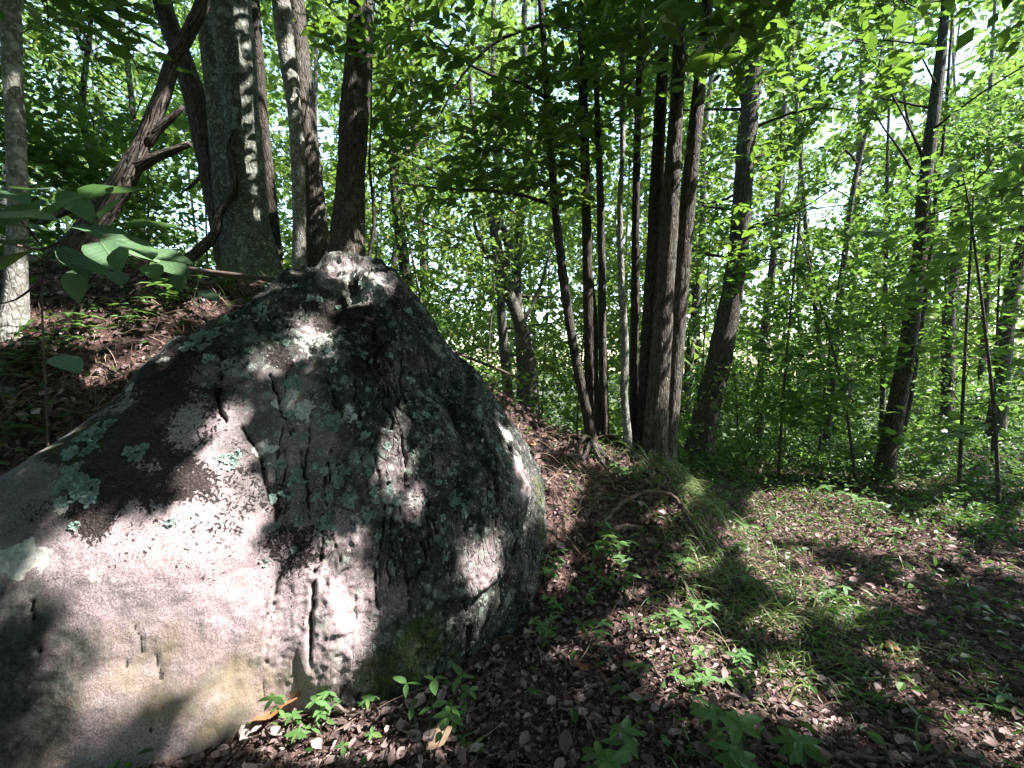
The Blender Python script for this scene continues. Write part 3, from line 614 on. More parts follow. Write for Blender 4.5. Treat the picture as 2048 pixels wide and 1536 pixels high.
# ------------------------------------------------------------------ trees
def spray_leaves(C, R_, n, L, tilt=.25, nrm=.4, thick=.12, droop=.25):
    """flat layered sprays of leaves around the centres C"""
    m_ = len(C); pn = unit(np.array([0, 0, 1.0]) + tilt * rng.normal(size=(m_, 3)))
    e1 = unit(np.cross(pn, rng.normal(size=(m_, 3)))); e2 = np.cross(pn, e1)
    R_ = np.broadcast_to(R_, m_)
    an = rng.random((m_, n)) * 6.283; rd = np.sqrt(rng.random((m_, n)))
    Rr = R_[:, None]
    off = (rd * np.cos(an) * Rr)[..., None] * e1[:, None] + (rd * np.sin(an) * Rr * .75)[..., None] * e2[:, None] + (rng.normal(size=(m_, n)) * thick * Rr)[..., None] * pn[:, None]
    off[..., 2] -= droop * (rd ** 2) * Rr
    Pp = (C[:, None] + off).reshape(-1, 3)
    D = (np.cos(an)[..., None] * e1[:, None] + np.sin(an)[..., None] * e2[:, None] + .5 * rng.normal(size=(m_, n, 3))).reshape(-1, 3); D[:, 2] -= .25
    N_ = (pn[:, None] + nrm * rng.normal(size=(m_, n, 3))).reshape(-1, 3)
    Ls = L * (.6 + .6 * rng.random(m_ * n)); return Pp, D, N_, Ls
def wk(u): return 1 / math.sqrt(1 + ((u - 1024) / F) ** 2)
def trunk_path(px, d0, base_d=None, ext=5.0):
    """px: (u, v, width_px[, depth]) from the base up"""
    pts = []; rad = []
    for q_ in px:
        d_ = q_[3] if len(q_) > 3 else d0; pts.append(P(q_[0], q_[1], d_)); rad.append(q_[2] * d_ / F / 2 * wk(q_[0]))
    b_ = pts[0]; gz = float(H(b_[0], b_[1]))
    if b_[2] > gz + .05:
        k_ = (pts[0] - pts[1]) / max((pts[1] - pts[0])[2], .1) * (b_[2] - gz) * .4; f_ = b_ + np.array([k_[0], k_[1], 0]); f_[2] = gz - .12
        pts.insert(0, f_); rad.insert(0, rad[0] * 1.12)
    else:
        f_ = b_.copy(); f_[2] = gz - .15; pts.insert(0, f_); rad.insert(0, rad[0] * 1.1); 
        if pts[1][2] <= gz: pts[1] = pts[1] + np.array([0, 0, gz - pts[1][2] + .03])
    if ext > 0:
        dr = unit(pts[-1] - pts[-2]); pts.append(pts[-1] + dr * ext * .5 + np.array([0, 0, .3])); rad.append(rad[-1] * .75); pts.append(pts[-1] + dr * ext * .5 + np.array([.1, .1, .4])); rad.append(rad[-1] * .5)
    return np.array(pts), np.array(rad)
def add_trunk(root, pts, rad, mat, bark, seed, name='trunk', sides=None, step=None):
    w_ = max(rad); near = np.linalg.norm(pts[0] - CAM) < 6
    pp, rr = smooth_path(pts, rad, step or (.038 if near and w_ > .03 else .15))
    if name == 'trunk' and w_ > .05:  # root flare
        s_ = np.concatenate([[0], np.cumsum(np.linalg.norm(np.diff(pp, axis=0), axis=1))]); rr = rr * (1 + .28 * np.exp(-s_ / .18))
    V, Fa, bk = tube(pp, rr, sides or (36 if near and w_ > .07 else 14 if near else 8), bark, seed, .07 if bark else .04)
    put(name, V, Fa, mat, root, dict(bk=bk)); return pp, rr
class Crown:
    def __init__(s): s.b = Bag()
    def leaves(s, C, R_, n, L, W=.5, tm='mid', sun=True, gap=True, holes=False, **kw):
        Pp, D, N_, Ls = spray_leaves(C, R_, n, L, **kw)
        m_ = np.ones(len(Pp), bool)
        if sun:
            Du = unit(D) * Ls[:, None]; m_ &= sun_ok(Pp + .5 * Du, holes); m_[m_] &= sun_ok((Pp + Du)[m_]); m_[m_] &= sun_ok(Pp[m_])
        if gap: m_ &= gap_ok(Pp)
        m_ &= ~((np.linalg.norm((Pp - CAM) * np.array([1, 1, .8]), axis=1) < 1.5))
        V, Fa, rn = leaves(Pp[m_], D[m_], N_[m_], Ls[m_], W, tm); s.b.add(V, Fa, rnd=rn)
    def put(s, root, mat): return s.b.put('crown', mat, root, 'stuff', smooth=False)
def limbs_from(pp, rr, n, h0, h1, ln, root, mat, up=.35, name='limb', r_k=.35):
    """limbs leaving the trunk between two heights; returns spray centres"""
    cs = []; bag = Bag(); zs = pp[:, 2]
    for a in range(n):
        z_ = h0 + (h1 - h0) * (a + rng.random()) / n; q_ = int(np.argmin(np.abs(zs - z_)))
        an = rng.random() * 6.283; l_ = ln * (.55 + .6 * rng.random()); d_ = np.array([math.cos(an), math.sin(an), up + .3 * rng.normal()])
        p0 = pp[q_]; p1 = p0 + d_ * l_ * .45 + rng.normal(size=3) * .08 * l_; p2 = p0 + np.array([d_[0], d_[1], d_[2] * .6]) * l_ + rng.normal(size=3) * .12 * l_
        r0 = max(.006, min(rr[q_] * r_k * .7, .03)); path, rad = smooth_path(np.array([p0, p1, p2]), np.array([r0, r0 * .6, r0 * .2]), max(.12, l_ / 7))
        V, Fa, bk = tube(path, rad, 5, None, a); bag.add(V, Fa, bk=bk)
        for f_ in (.45, .7, .9, 1.0):
            cs.append(path[min(int(f_ * (len(path) - 1)), len(path) - 1)] + rng.normal(size=3) * .12 * l_)
    bag.put('limbs', mat, root, 'stuff'); return np.array(cs)

def tree(name, label, cat, px, d0, mat, bark, seed, group=None, ext=5.0, extra=()):
    pts, rad = trunk_path(px, d0, ext=ext); base = pts[0].copy(); base[2] += .12
    root = empty(name, base, label, cat, group)
    pp, rr = add_trunk(root, pts, rad, mat, bark, seed)
    for e_ in extra:
        q_ = np.array([P(a[0], a[1], a[3] if len(a) > 3 else d0) for a in e_]); r_ = np.array([a[2] * (a[3] if len(a) > 3 else d0) / F / 2 * wk(a[0]) for a in e_])
        add_trunk(root, q_, r_, mat, bark, seed + 3, 'limb', sides=14)
    return root, pp, rr
TREES = {}
# left group behind the boulder
TREES['pale'] = tree('pale_trunk_tree', 'pale grey mottled trunk at the far left edge beside the big leaved shrub', 'tree', [(28, 690, 64), (30, 620, 60), (34, 500, 46), (36, 380, 45), (30, 250, 44), (24, 120, 46), (20, 0, 46)], 2.85, M['bark_pale'], 'smooth', 1)
TREES['lean'] = tree('leaning_dead_tree', 'brown dead trunk leaning steeply right with broken side stubs, left of the boulder', 'dead tree', [(125, 560, 82), (165, 480, 66), (215, 410, 56), (255, 350, 52), (285, 285, 38), (318, 210, 36), (345, 130, 34), (385, 50, 32), (415, -20, 32)], 3.6, M['bark_dead'], 'furrow', 2, ext=3,
    extra=[[(262, 340, 36), (310, 315, 24), (345, 302, 20), (380, 287, 14)], [(235, 365, 30), (190, 395, 24), (140, 418, 20), (95, 440, 12), (60, 452, 6)], [(290, 285, 34), (320, 255, 22), (345, 235, 16), (366, 212, 9)], [(120, 545, 60), (150, 555, 40), (165, 560, 26)]])
TREES['hollow'] = tree('hollow_dead_tree', 'dark dead trunk with peeling bark leaning left in front of the big spotted trunk', 'dead tree', [(470, 600, 66), (458, 500, 66), (440, 400, 62), (415, 300, 56), (395, 210, 50), (362, 110, 46), (335, 40, 44), (318, -20, 44)], 4.7, M['bark_dead'], 'furrow', 3, ext=3,
    extra=[[(405, 350, 10), (380, 375, 8), (362, 385, 5)], [(400, 215, 12), (432, 165, 9), (440, 160, 6)], [(448, 345, 10), (470, 350, 7), (498, 352, 4)]])
TREES['spot'] = tree('spotted_trunk_tree', 'thick grey-green trunk spotted with round pale lichen behind the boulder', 'tree', [(515, 575, 128), (508, 530, 112), (500, 460, 92), (496, 380, 78), (488, 280, 72), (478, 150, 78), (462, 0, 86)], 4.3, M['bark_lichen'], 'smooth', 4,
    extra=[[(470, 560, 50, 4.55), (452, 400, 50, 4.6), (437, 200, 52, 4.6), (425, 60, 56, 4.6), (420, -40, 56, 4.6)]])
TREES['slab'] = tree('dark_slender_tree', 'slender dark trunk hugging the right side of the thick spotted trunk', 'tree', [(556, 560, 26), (546, 440, 26), (535, 330, 24), (522, 200, 24), (512, 60, 24), (508, -20, 22)], 4.75, M['bark_dark'], 'furrow', 5)
TREES['thin'] = tree('slender_pale_tree', 'slim pale mottled trunk just left of the two furrowed trunks above the boulder', 'tree', [(600, 550, 32), (599, 480, 28), (597, 350, 28), (590, 220, 32), (575, 110, 36), (562, 0, 38)], 4.0, M['bark_pale'], 'smooth', 6)
TREES['mid6'] = tree('straight_grey_tree', 'grey furrowed trunk standing between the slim pale trunk and the thicker one', 'tree', [(640, 560, 56), (634, 450, 46), (622, 330, 42), (610, 200, 42), (596, 90, 44), (585, -10, 46)], 4.9, M['bark_furrow'], 'furrow', 7)
TREES['furrow'] = tree('furrowed_trunk_tree', 'thick furrowed trunk rising directly behind the top of the boulder', 'tree', [(692, 560, 84), (694, 480, 72), (700, 380, 62), (706, 280, 58), (714, 160, 56), (720, 60, 52), (724, -10, 52)], 4.15, M['bark_furrow'], 'furrow', 8)
# the clump on the mound
cl = [
 ('first', 'leftmost bent stem of the clump on the mound, curving up to the left', [(1182, 872, 24), (1160, 760, 22), (1138, 640, 21), (1120, 500, 20), (1108, 380, 18), (1096, 220, 15), (1086, 60, 14), (1080, -10, 13)], 4.3, 'bark_dark'),
 ('second', 'dark straight double stem second from the left in the clump', [(1186, 868, 26), (1180, 740, 26), (1176, 600, 25), (1172, 400, 22), (1167, 200, 21), (1163, 0, 20)], 4.55, 'bark_dark'),
 ('third', 'thin lichen flecked stem between the dark double stem and the pale wavy one', [(1210, 876, 20), (1206, 740, 20), (1204, 600, 19), (1201, 400, 17), (1194, 200, 14), (1188, 0, 13)], 4.7, 'bark_furrow'),
 ('fourth', 'thinnest wavy greyish stem in the middle of the clump', [(1256, 884, 19), (1248, 780, 17), (1250, 690, 16), (1243, 560, 14), (1240, 420, 13), (1245, 300, 12), (1244, 150, 12), (1250, 0, 11)], 4.4, 'bark_pale'),
 ('fifth', 'dark slim stem pressed against the left of the three thick stems', [(1270, 874, 24), (1268, 740, 22), (1270, 600, 20), (1272, 400, 18), (1276, 220, 16), (1283, 0, 15)], 4.9, 'bark_dark'),
 ('sixth', 'darkest of the three thick stems, standing on the left of them', [(1292, 892, 44), (1296, 740, 40), (1302, 600, 36), (1312, 400, 32), (1322, 200, 27), (1330, 0, 24)], 4.75, 'bark_dark'),
 ('seventh', 'thickest brown stem in the middle of the three thick stems', [(1308, 912, 60), (1316, 780, 50), (1326, 640, 46), (1340, 430, 40), (1352, 220, 33), (1362, 0, 30)], 4.45, 'bark_furrow'),
 ('eighth', 'rightmost thick stem of the clump, leaning right', [(1330, 915, 52), (1346, 760, 42), (1358, 620, 38), (1374, 420, 36), (1394, 220, 32), (1410, 60, 28), (1416, -10, 28)], 4.6, 'bark_furrow')]
for i_, (k_, lab, px, d_, m_) in enumerate(cl):
    ex = []
    if k_ == 'first': ex = [[(1110, 412, 9), (1050, 392, 7), (980, 382, 6), (900, 378, 5), (800, 366, 3)], [(1098, 200, 9), (1040, 165, 7), (980, 150, 6), (920, 115, 5), (860, 60, 3)]]
    if k_ == 'second': ex = [[(1166, 62, 9), (1110, 48, 8), (1040, 62, 7), (980, 92, 6), (925, 150, 5), (875, 240, 3)], [(1178, 560, 20, 4.62), (1186, 640, 18, 4.62), (1188, 760, 20, 4.62), (1192, 860, 24, 4.62)]]
    if k_ == 'fourth': ex = [[(1242, 170, 11), (1275, 150, 9), (1310, 110, 7), (1345, 60, 5), (1370, 20, 4)], [(1246, 185, 8), (1285, 130, 6), (1320, 40, 4)]]
    TREES[k_] = tree('clump_tree', lab, 'tree', [(a, b_, w_ * .88) for a, b_, w_ in px], d_, M[m_], 'furrow' if m_ != 'bark_pale' else 'smooth', 20 + i_, 'stems of the clump on the mound', extra=ex)
# surface roots of the clump, running out over the mound
for k_ in ('first', 'third', 'sixth', 'seventh', 'eighth'):
    root, pp, rr = TREES[k_]; b0 = pp[3]
    for a in range(4):
        an = R(-150 + 40 * a + rng.uniform(-15, 15)); l_ = rng.uniform(.25, .6); q_ = []
        for f_ in np.linspace(0, 1, 6):
            x_ = b0[0] + math.cos(an + .5 * f_ * (-1) ** a) * l_ * f_; y_ = b0[1] + math.sin(an + .5 * f_ * (-1) ** a) * l_ * f_; q_.append((x_, y_, float(H(x_, y_)) + .10 * (1 - f_) ** 2 + .008 - .03 * f_ ** 3))
        q_ = np.array(q_); path, rad = smooth_path(q_, np.linspace(.042, .009, 6) * (rr[3] / .1 + .3) * .8, .03); V, Fa, bk = tube(path, rad, 10, 'furrow', a, .15); put('root', V, Fa, M['bark_furrow'], root, dict(bk=bk))
# oak and right-hand trees
TREES['oak'] = tree('leaning_oak_tree', 'stout dark trunk with forked top leaning right behind the clump', 'tree', [(1400, 895, 62), (1412, 830, 58), (1438, 720, 54), (1458, 620, 50), (1474, 520, 44), (1484, 400, 42), (1492, 280, 42), (1505, 160, 40), (1516, 60, 38), (1525, -20, 36)], 7.6, M['bark_furrow'], 'furrow', 40,
    extra=[[(1498, 215, 26), (1480, 165, 22), (1462, 125, 16), (1440, 105, 12), (1424, 92, 8)], [(1500, 190, 18), (1478, 150, 14), (1468, 100, 10), (1460, 60, 7)]])
TREES['r2'] = tree('tall_dark_tree', 'tall dark trunk right of the clearing rising to the sky gap', 'tree', [(1768, 945, 48), (1785, 850, 44), (1808, 740, 40), (1825, 620, 36), (1842, 480, 33), (1850, 370, 32), (1866, 240, 29), (1882, 110, 24), (1892, 0, 20)], 6.3, M['bark_furrow'], 'furrow', 41,
    extra=[[(1850, 330, 9), (1835, 290, 8), (1815, 240, 7), (1808, 190, 5)], [(1840, 370, 8), (1800, 300, 6), (1770, 260, 5), (1745, 220, 4)]])
TREES['r2b'] = tree('slender_tree', 'thin dark trunk close on the right of the tall dark trunk', 'tree', [(1790, 935, 16), (1815, 820, 14), (1835, 700, 12), (1855, 560, 11), (1868, 420, 9), (1885, 300, 8), (1900, 100, 6)], 7.6, M['bark_dark'], None, 42)
TREES['r1'] = tree('slender_tree', 'thin leaning trunk with forked top between the oak and the tall dark trunk', 'tree', [(1650, 900, 20), (1664, 760, 18), (1680, 600, 15), (1696, 450, 13), (1712, 350, 12), (1738, 240, 9), (1755, 150, 6)], 8.6, M['bark_far'], None, 43, extra=[[(1715, 330, 8), (1690, 300, 6), (1665, 345, 4)]])
TREES['r3'] = tree('slender_tree', 'straight needle thin trunk left of the tall dark trunk', 'tree', [(1762, 905, 13), (1768, 700, 12), (1772, 500, 10), (1774, 350, 8), (1778, 220, 6), (1785, 100, 5)], 9.0, M['bark_far'], None, 44)
TREES['r4'] = tree('stripped_dead_tree', 'brown stripped trunk with flaking bark right of the tall dark trunk', 'dead tree', [(1890, 910, 34), (1896, 780, 30), (1898, 640, 30), (1906, 520, 28), (1912, 430, 26), (1915, 330, 22)], 9.2, M['bark_dead'], 'furrow', 45, ext=0)
TREES['r5'] = tree('dark_tree', 'thick dark trunk leaning out of the picture at the right edge', 'tree', [(1990, 895, 46), (2000, 780, 42), (2015, 650, 38), (2035, 540, 36), (2062, 420, 34), (2090, 300, 30)], 8.4, M['bark_far'], 'furrow', 46)
TREES['twist'] = tree('twisted_tree', 'crooked forked trunk seen over the right flank of the boulder', 'tree', [(1064, 900, 34), (1062, 790, 32), (1052, 690, 28), (1030, 620, 26), (1010, 570, 26), (998, 520, 24), (988, 455, 20), (975, 400, 14)], 8.2, M['bark_far'], 'furrow', 47, ext=2,
    extra=[[(1000, 545, 22), (1018, 500, 20), (1008, 465, 16), (990, 430, 12), (975, 420, 8)], [(1000, 530, 14), (972, 505, 10), (955, 470, 8), (945, 430, 5)], [(1040, 650, 10), (1060, 620, 8), (1085, 560, 6), (1100, 500, 4)]])
TREES['twistb'] = tree('slender_tree', 'pale slim trunk just left of the crooked forked tree', 'tree', [(1020, 860, 22), (1012, 740, 20), (1004, 640, 18), (1000, 560, 16), (995, 480, 14), (992, 350, 12)], 8.8, M['bark_far'], None, 48)
TREES['snag'] = tree('broken_snag', 'dark knotty trunk behind the right shoulder of the boulder top', 'tree', [(818, 760, 32), (815, 620, 26), (810, 540, 24), (802, 480, 22), (792, 400, 20), (785, 320, 16)], 7.4, M['bark_dark'], 'furrow', 49, ext=2)
TREES['l2'] = tree('slender_tree', 'dark slim trunk with thin side twigs between the pale trunk and the leaning dead one', 'tree', [(182, 640, 22), (190, 380, 20), (182, 310, 18), (165, 240, 17), (168, 160, 14), (178, 80, 12), (185, -10, 10)], 6.2, M['bark_far'], None, 50, extra=[[(166, 100, 12), (152, 60, 10), (142, 30, 8), (135, -10, 6)]])
TREES['l3'] = tree('slender_tree', 'slim pale trunk behind the crossing dead trunks', 'tree', [(290, 660, 16), (272, 400, 16), (268, 260, 14), (258, 150, 13), (245, 60, 12), (240, -10, 10)], 7.6, M['bark_far'], None, 51)
TREES['vine'] = tree('curved_sapling', 'thin curved dark sapling close right of the thick furrowed trunk', 'sapling', [(730, 600, 7), (734, 530, 7), (748, 450, 7), (744, 380, 6), (738, 330, 5), (742, 250, 4)], 4.6, M['bark_dark'], None, 52, ext=1)
# crooked grey fallen limb and logs on the bank
def loose_tube(name, label, cat, px, d0, mat, bark=None, seed=0, sides=12, drop=True, group=None):
    q_ = np.array([P(a[0], a[1], a[3] if len(a) > 3 else d0) for a in px]); r_ = np.array([a[2] * (a[3] if len(a) > 3 else d0) / F / 2 for a in px])
    pp, rr = smooth_path(q_, r_, .03 if d0 < 5 else .1); V, Fa, bk = tube(pp, rr, sides, bark, seed, .1)
    o = bpy.data.objects.new(name, mesh_np(name, V - q_[0], Fa, dict(bk=bk), True, mat)); COL.objects.link(o); o.location = q_[0]
    return tag(o, label, cat, group)
loose_tube('crooked_branch', 'crooked grey dead branch curving up against the thick spotted trunk', 'branch', [(335, 532, 16), (375, 518, 20), (410, 490, 22), (432, 462, 18), (440, 425, 15), (462, 392, 14), (466, 350, 12), (458, 300, 11), (468, 262, 9)], 4.1, M['bark_dead'], 'furrow', 61)
loose_tube('broken_stick', 'straight pale broken stick pointing from the big leaves to the boulder top', 'stick', [(325, 528, 8), (400, 541, 9), (470, 550, 9), (548, 560, 10)], 3.2, M['twig'], None, 62, 8)
loose_tube('fallen_log', 'dark rotting log lying across the bank top behind the shrub', 'log', [(-60, 560, 34), (60, 568, 36), (200, 586, 34), (330, 606, 30), (450, 622, 24)], 4.3, M['bark_dead'], 'furrow', 63, 20)
loose_tube('fallen_log', 'lower darker log under the upper one on the left bank', 'log', [(40, 600, 40), (150, 612, 40), (280, 640, 34), (390, 640, 20)], 4.0, M['bark_dark'], 'furrow', 64, 20)
loose_tube('mossy_branch', 'short mossy grey branch jutting in at the left edge on the bank', 'branch', [(-30, 770, 22, 2.5), (30, 785, 20, 2.6), (68, 802, 14, 2.7)], 2.6, M['bark_lichen'], 'smooth', 65)
loose_tube('broken_stick', 'thin grey pole slanting down behind the right shoulder of the boulder', 'stick', [(900, 702, 6), (955, 722, 6), (1012, 745, 5), (1060, 768, 3)], 4.6, M['twig'], None, 66, 8)

# crowns of the named trees
def crown_for(key, n_l, h0, h1, ln, n, L, Rr, mat='canopy', tm='mid', W=.5, **kw):
    root, pp, rr = TREES[key]; cs = limbs_from(pp, rr, n_l, h0, h1, ln, root, M['bark_dark'])
    c_ = Crown(); c_.leaves(cs, Rr, n, L, W, tm, **kw); c_.put(root, M[mat]); return cs
crown_for('oak', 22, 3.0, 9.5, 1.7, 44, .12, .6)
crown_for('r2', 14, 3.4, 9, 2.2, 55, .10, .6, 'understory')
for k_ in ('r2b', 'r1', 'r3'): crown_for(k_, 12, 1.5, 8, 1.7, 45, .10, .55, 'understory')
crown_for('r5', 10, 3, 8, 2.4, 50, .11, .6, 'understory')
crown_for('twist', 8, 3, 6, 1.6, 40, .10, .5, 'far'); crown_for('twistb', 10, 2, 7, 1.4, 40, .1, .5, 'far')
crown_for('snag', 7, 3.2, 6.5, 1.6, 40, .1, .5, 'far'); crown_for('l2', 14, 2.8, 7, 1.8, 50, .09, .5, 'canopy'); crown_for('l3', 12, 2.6, 7.5, 1.8, 50, .09, .5, 'far')
for k_ in ('spot', 'furrow', 'mid6', 'thin', 'pale', 'slab'): crown_for(k_, 10, 6.2, 9.5, 2.6, 60, .12, .7)

# overhead canopy: the two trees just outside the picture whose leaves shade boulder and path
def canopy_slab(x0, x1, y0, y1, z0, z1, n_spr, n, L, Rr):
    C = np.stack([rng.uniform(x0, x1, n_spr), rng.uniform(y0, y1, n_spr), rng.uniform(z0, z1, n_spr)], -1)
    u, v, d_ = proj(C); C = C[~((d_ > 0) & (d_ < 6.5) & (v > 20) & (u > -80) & (u < 2130))]
    return C
for (bx, by, x0, x1, y0, y1, lab) in ((4.6, -2.2, -1.5, 8, -2.5, 3.6, 'tall shade tree standing behind the viewpoint, right of the path'), (10.2, 6.2, 1.5, 15, 3.2, 9, 'tall shade tree right of the clearing, outside the picture')):
    gz = float(H(bx, by)); root = empty('shade_tree', (bx, by, gz), lab, 'tree', None)
    pts = np.array([(bx, by, gz - .2), (bx + .1, by, gz + 3), (bx - .1, by + .2, gz + 6), (bx, by + .3, gz + 9.5)]); pp, rr = add_trunk(root, pts, np.array([.2, .16, .12, .05]), M['bark_far'], None, 70, sides=14, step=.3)
    limbs_from(pp, rr, 14, 4.5, 9, 4.0, root, M['bark_dark'])
    C = canopy_slab(x0, x1, y0, y1, 4.2 if by < 0 else 4.8, 8.6, 1350 if by < 0 else 1650, 40, .14, .6)
    c_ = Crown(); c_.leaves(C, .6, 54, .155, .58, 'far', gap=(by > 0), holes=True, nrm=.35); c_.put(root, M['canopy'])

# layered understory saplings on the right and in the middle distance
def place(n): 
    w = ['first', 'second', 'third', 'fourth', 'fifth', 'sixth', 'seventh', 'eighth', 'ninth', 'tenth', 'eleventh', 'twelfth', 'thirteenth', 'fourteenth', 'fifteenth', 'sixteenth', 'seventeenth', 'eighteenth', 'nineteenth', 'twentieth']
    if n < 20: return w[n]
    t = {2: 'twenty', 3: 'thirty', 4: 'forty', 5: 'fifty', 6: 'sixty', 7: 'seventy'}[(n + 1) // 10]
    return t + '-' + w[(n + 1) % 10 - 1] if (n + 1) % 10 else {2: 'twentieth', 3: 'thirtieth', 4: 'fortieth', 5: 'fiftieth', 6: 'sixtieth', 7: 'seventieth'}[(n + 1) // 10]
sap = sorted([(1560, 6.6, 3.6), (1640, 7.6, 3.2), (1720, 6.2, 3.4), (1925, 5.6, 3.4), (2010, 5.0, 3.2), (1990, 7.2, 4.2), (1480, 9.2, 3.4), (1600, 9.6, 4.6), (1150, 8.0, 3.6), (960, 7.6, 4.0), (880, 6.6, 4.0), (1080, 9.6, 4.4), (300, 6.8, 4.6), (130, 6.0, 4.4), (420, 7.4, 4.8), (760, 7.4, 4.4), (1400, 8.8, 3.8), (1250, 9.0, 4.2), (650, 7.0, 4.4), (40, 5.2, 4.0)])
for i_, (u, d_, ht) in enumerate(sap):
    b_ = P(u, 768, d_); gz = float(H(b_[0], b_[1])); top_z = 1.6 + (ht - 1.6)
    root = empty('understory_sapling', (b_[0], b_[1], gz), f'thin stemmed sapling with flat layered green sprays, {place(i_)} such sapling from the left', 'sapling', 'leafy saplings under the tall trees')
    lean = rng.normal(size=2) * .25
    pts = np.array([(b_[0], b_[1], gz - .1), (b_[0] + lean[0] * .3, b_[1] + lean[1] * .3, gz + (top_z - gz) * .4), (b_[0] + lean[0], b_[1] + lean[1], top_z), (b_[0] + lean[0] * 1.4, b_[1] + lean[1] * 1.4, top_z + .8)])
    pp, rr = add_trunk(root, pts, np.array([.022, .018, .011, .004]), M['bark_far'], None, i_, sides=7, step=.2)
    cs = limbs_from(pp, rr, 15, gz + .7, top_z + .6, 1.25, root, M['bark_dark'], .18)
    c_ = Crown(); tm = 'maple' if d_ < 6.3 else 'mid'; c_.leaves(cs, .48, 24, .115, .95 if tm == 'maple' else .6, tm, tilt=.14, nrm=.25, thick=.07, droop=.2); c_.put(root, M['understory'] if u > 1350 or d_ < 7 else M['far'])

# individual forest trees further off
far = []
tries = 0
while len(far) < 44 and tries < 4000:
    tries += 1
    d_ = 9.5 + 17 * rng.random() ** .8; u = rng.uniform(-60, 2110)
    if all(abs(u - a) > 30 or abs(d_ - b_) > 6 for a, b_ in far): far.append((u, d_))
far.sort()
for i_, (u, d_) in enumerate(far):
    b_ = P(u, 768, d_); gz = float(H(b_[0], b_[1])); lean = rng.normal(size=2) * .055 * 10; r0 = rng.uniform(.045, .15)
    where = 'left of the boulder top' if u < 560 else 'behind the boulder' if u < 1060 else 'behind the stem clump' if u < 1420 else 'beyond the clearing'
    root = empty('forest_tree', (b_[0], b_[1], gz), f'{"thin" if r0 < .08 else "sturdy"} background tree {where}, {place(i_)} distant trunk from the left', 'tree', 'background trees of the wood')
    z1 = 1.6 + d_ * .9 + 1
    n_ = 6; t_ = np.linspace(0, 1, n_); pts = np.stack([b_[0] + lean[0] * t_ * 1.5 + .12 * rng.normal(size=n_) * (t_ > 0), b_[1] + lean[1] * t_, gz - .3 + (z1 - gz + .3) * t_], -1)
    rad = r0 * (1 - .72 * t_); pp, rr = add_trunk(root, pts, rad, M['bark_far'], None, i_, sides=8, step=.5)
    cs = limbs_from(pp, rr, 13, gz + 2.2, z1, 1.8 + d_ * .05, root, M['bark_far'], .3)
    c_ = Crown(); c_.leaves(cs, .55 + d_ * .015, 48, .095 + d_ * .0055, .6, 'far', tilt=.3, nrm=.5); c_.put(root, M['far'])
# the rest of the wood reads as one mass
n = 5600; d_ = 12 + 26 * rng.random(n) ** 1.2 ; u = rng.uniform(-250, 2300, n); xy = CAM[:2] + np.stack([(u - 1024) / F * d_, d_], -1)
gz = H(xy[:, 0], xy[:, 1]); hz = gz + .3 + (rng.random(n) ** 1.5) * (10 + d_ * .62); C = np.stack([xy[:, 0], xy[:, 1], hz], -1)
C = C[vnoise(C * np.array([.35, .35, .5]), 77) > -.28]
n = 2400; d_ = rng.uniform(10, 15, n); u = rng.uniform(-100, 2200, n); xy = np.stack([(u - 1024) / F * d_, d_], -1)
C2 = np.stack([xy[:, 0], xy[:, 1], H(xy[:, 0], xy[:, 1]) + rng.random(n) * 7.5], -1); C2 = C2[vnoise(C2 * .8, 71) > -.1]
n = 1500; d_ = rng.uniform(34, 62, n); u = rng.uniform(-250, 2300, n); xy = np.stack([(u - 1024) / F * d_, d_], -1)
C = np.concatenate([C, np.stack([xy[:, 0], xy[:, 1], H(xy[:, 0], xy[:, 1]) + rng.random(n) * 15], -1)])
c_ = Crown(); c_.leaves(C, .6 + C[:, 1] * .024, 33, .34, .62, 'far', sun=False, tilt=.3, nrm=.55); c_.leaves(C2, .62, 50, .135, .62, 'far', tilt=.25, nrm=.45)
o = c_.b.put('far_wood', M['far'], None, 'stuff', smooth=False); tag(o, 'sunlit leafy mass of the wood far beyond the boulder and clearing', 'wood')
# the wood goes on behind and beside the viewpoint
n = 3000; an = rng.uniform(0, 6.283, n); sz = rng.random(n); rd = rng.uniform(9, 13, n); cz = np.sqrt(1 - sz * sz); C = np.stack([rd * cz * np.sin(an) * 1.15, rd * cz * np.cos(an), .2 + rd * sz], -1); C[:, 2] += H(C[:, 0], C[:, 1])
u, v, d_ = proj(C); C = C[(d_ < 0) | (np.abs(C[:, 0]) > np.abs(C[:, 1]) * 1.3 + 1) | (v < -250)]; C = C[~((C[:, 1] > 2) & (C[:, 0] > 1))]
c_ = Crown(); c_.leaves(C, 1.3, 28, .41, .62, 'far', tilt=.5, nrm=.6); o = c_.b.put('surrounding_wood', M['canopy'], None, 'stuff', smooth=False); tag(o, 'leafy wood closing in behind and beside the viewpoint', 'wood')
# brush on the slope just beyond the ridge
n = 900; d_ = rng.uniform(6.5, 12.5, n); u = rng.uniform(-100, 2200, n); xy = np.stack([(u - 1024) / F * d_, d_], -1); gz = H(xy[:, 0], xy[:, 1])
C = np.stack([xy[:, 0], xy[:, 1], gz + .15 + rng.random(n) ** 1.6 * 1.5], -1)
c_ = Crown(); c_.leaves(C, .38, 26, .085, .6, 'mid', tilt=.3, nrm=.4); o = c_.b.put('brush', M['understory'], None, 'stuff', smooth=False); tag(o, 'low leafy brush on the slope beyond the mound', 'brush')

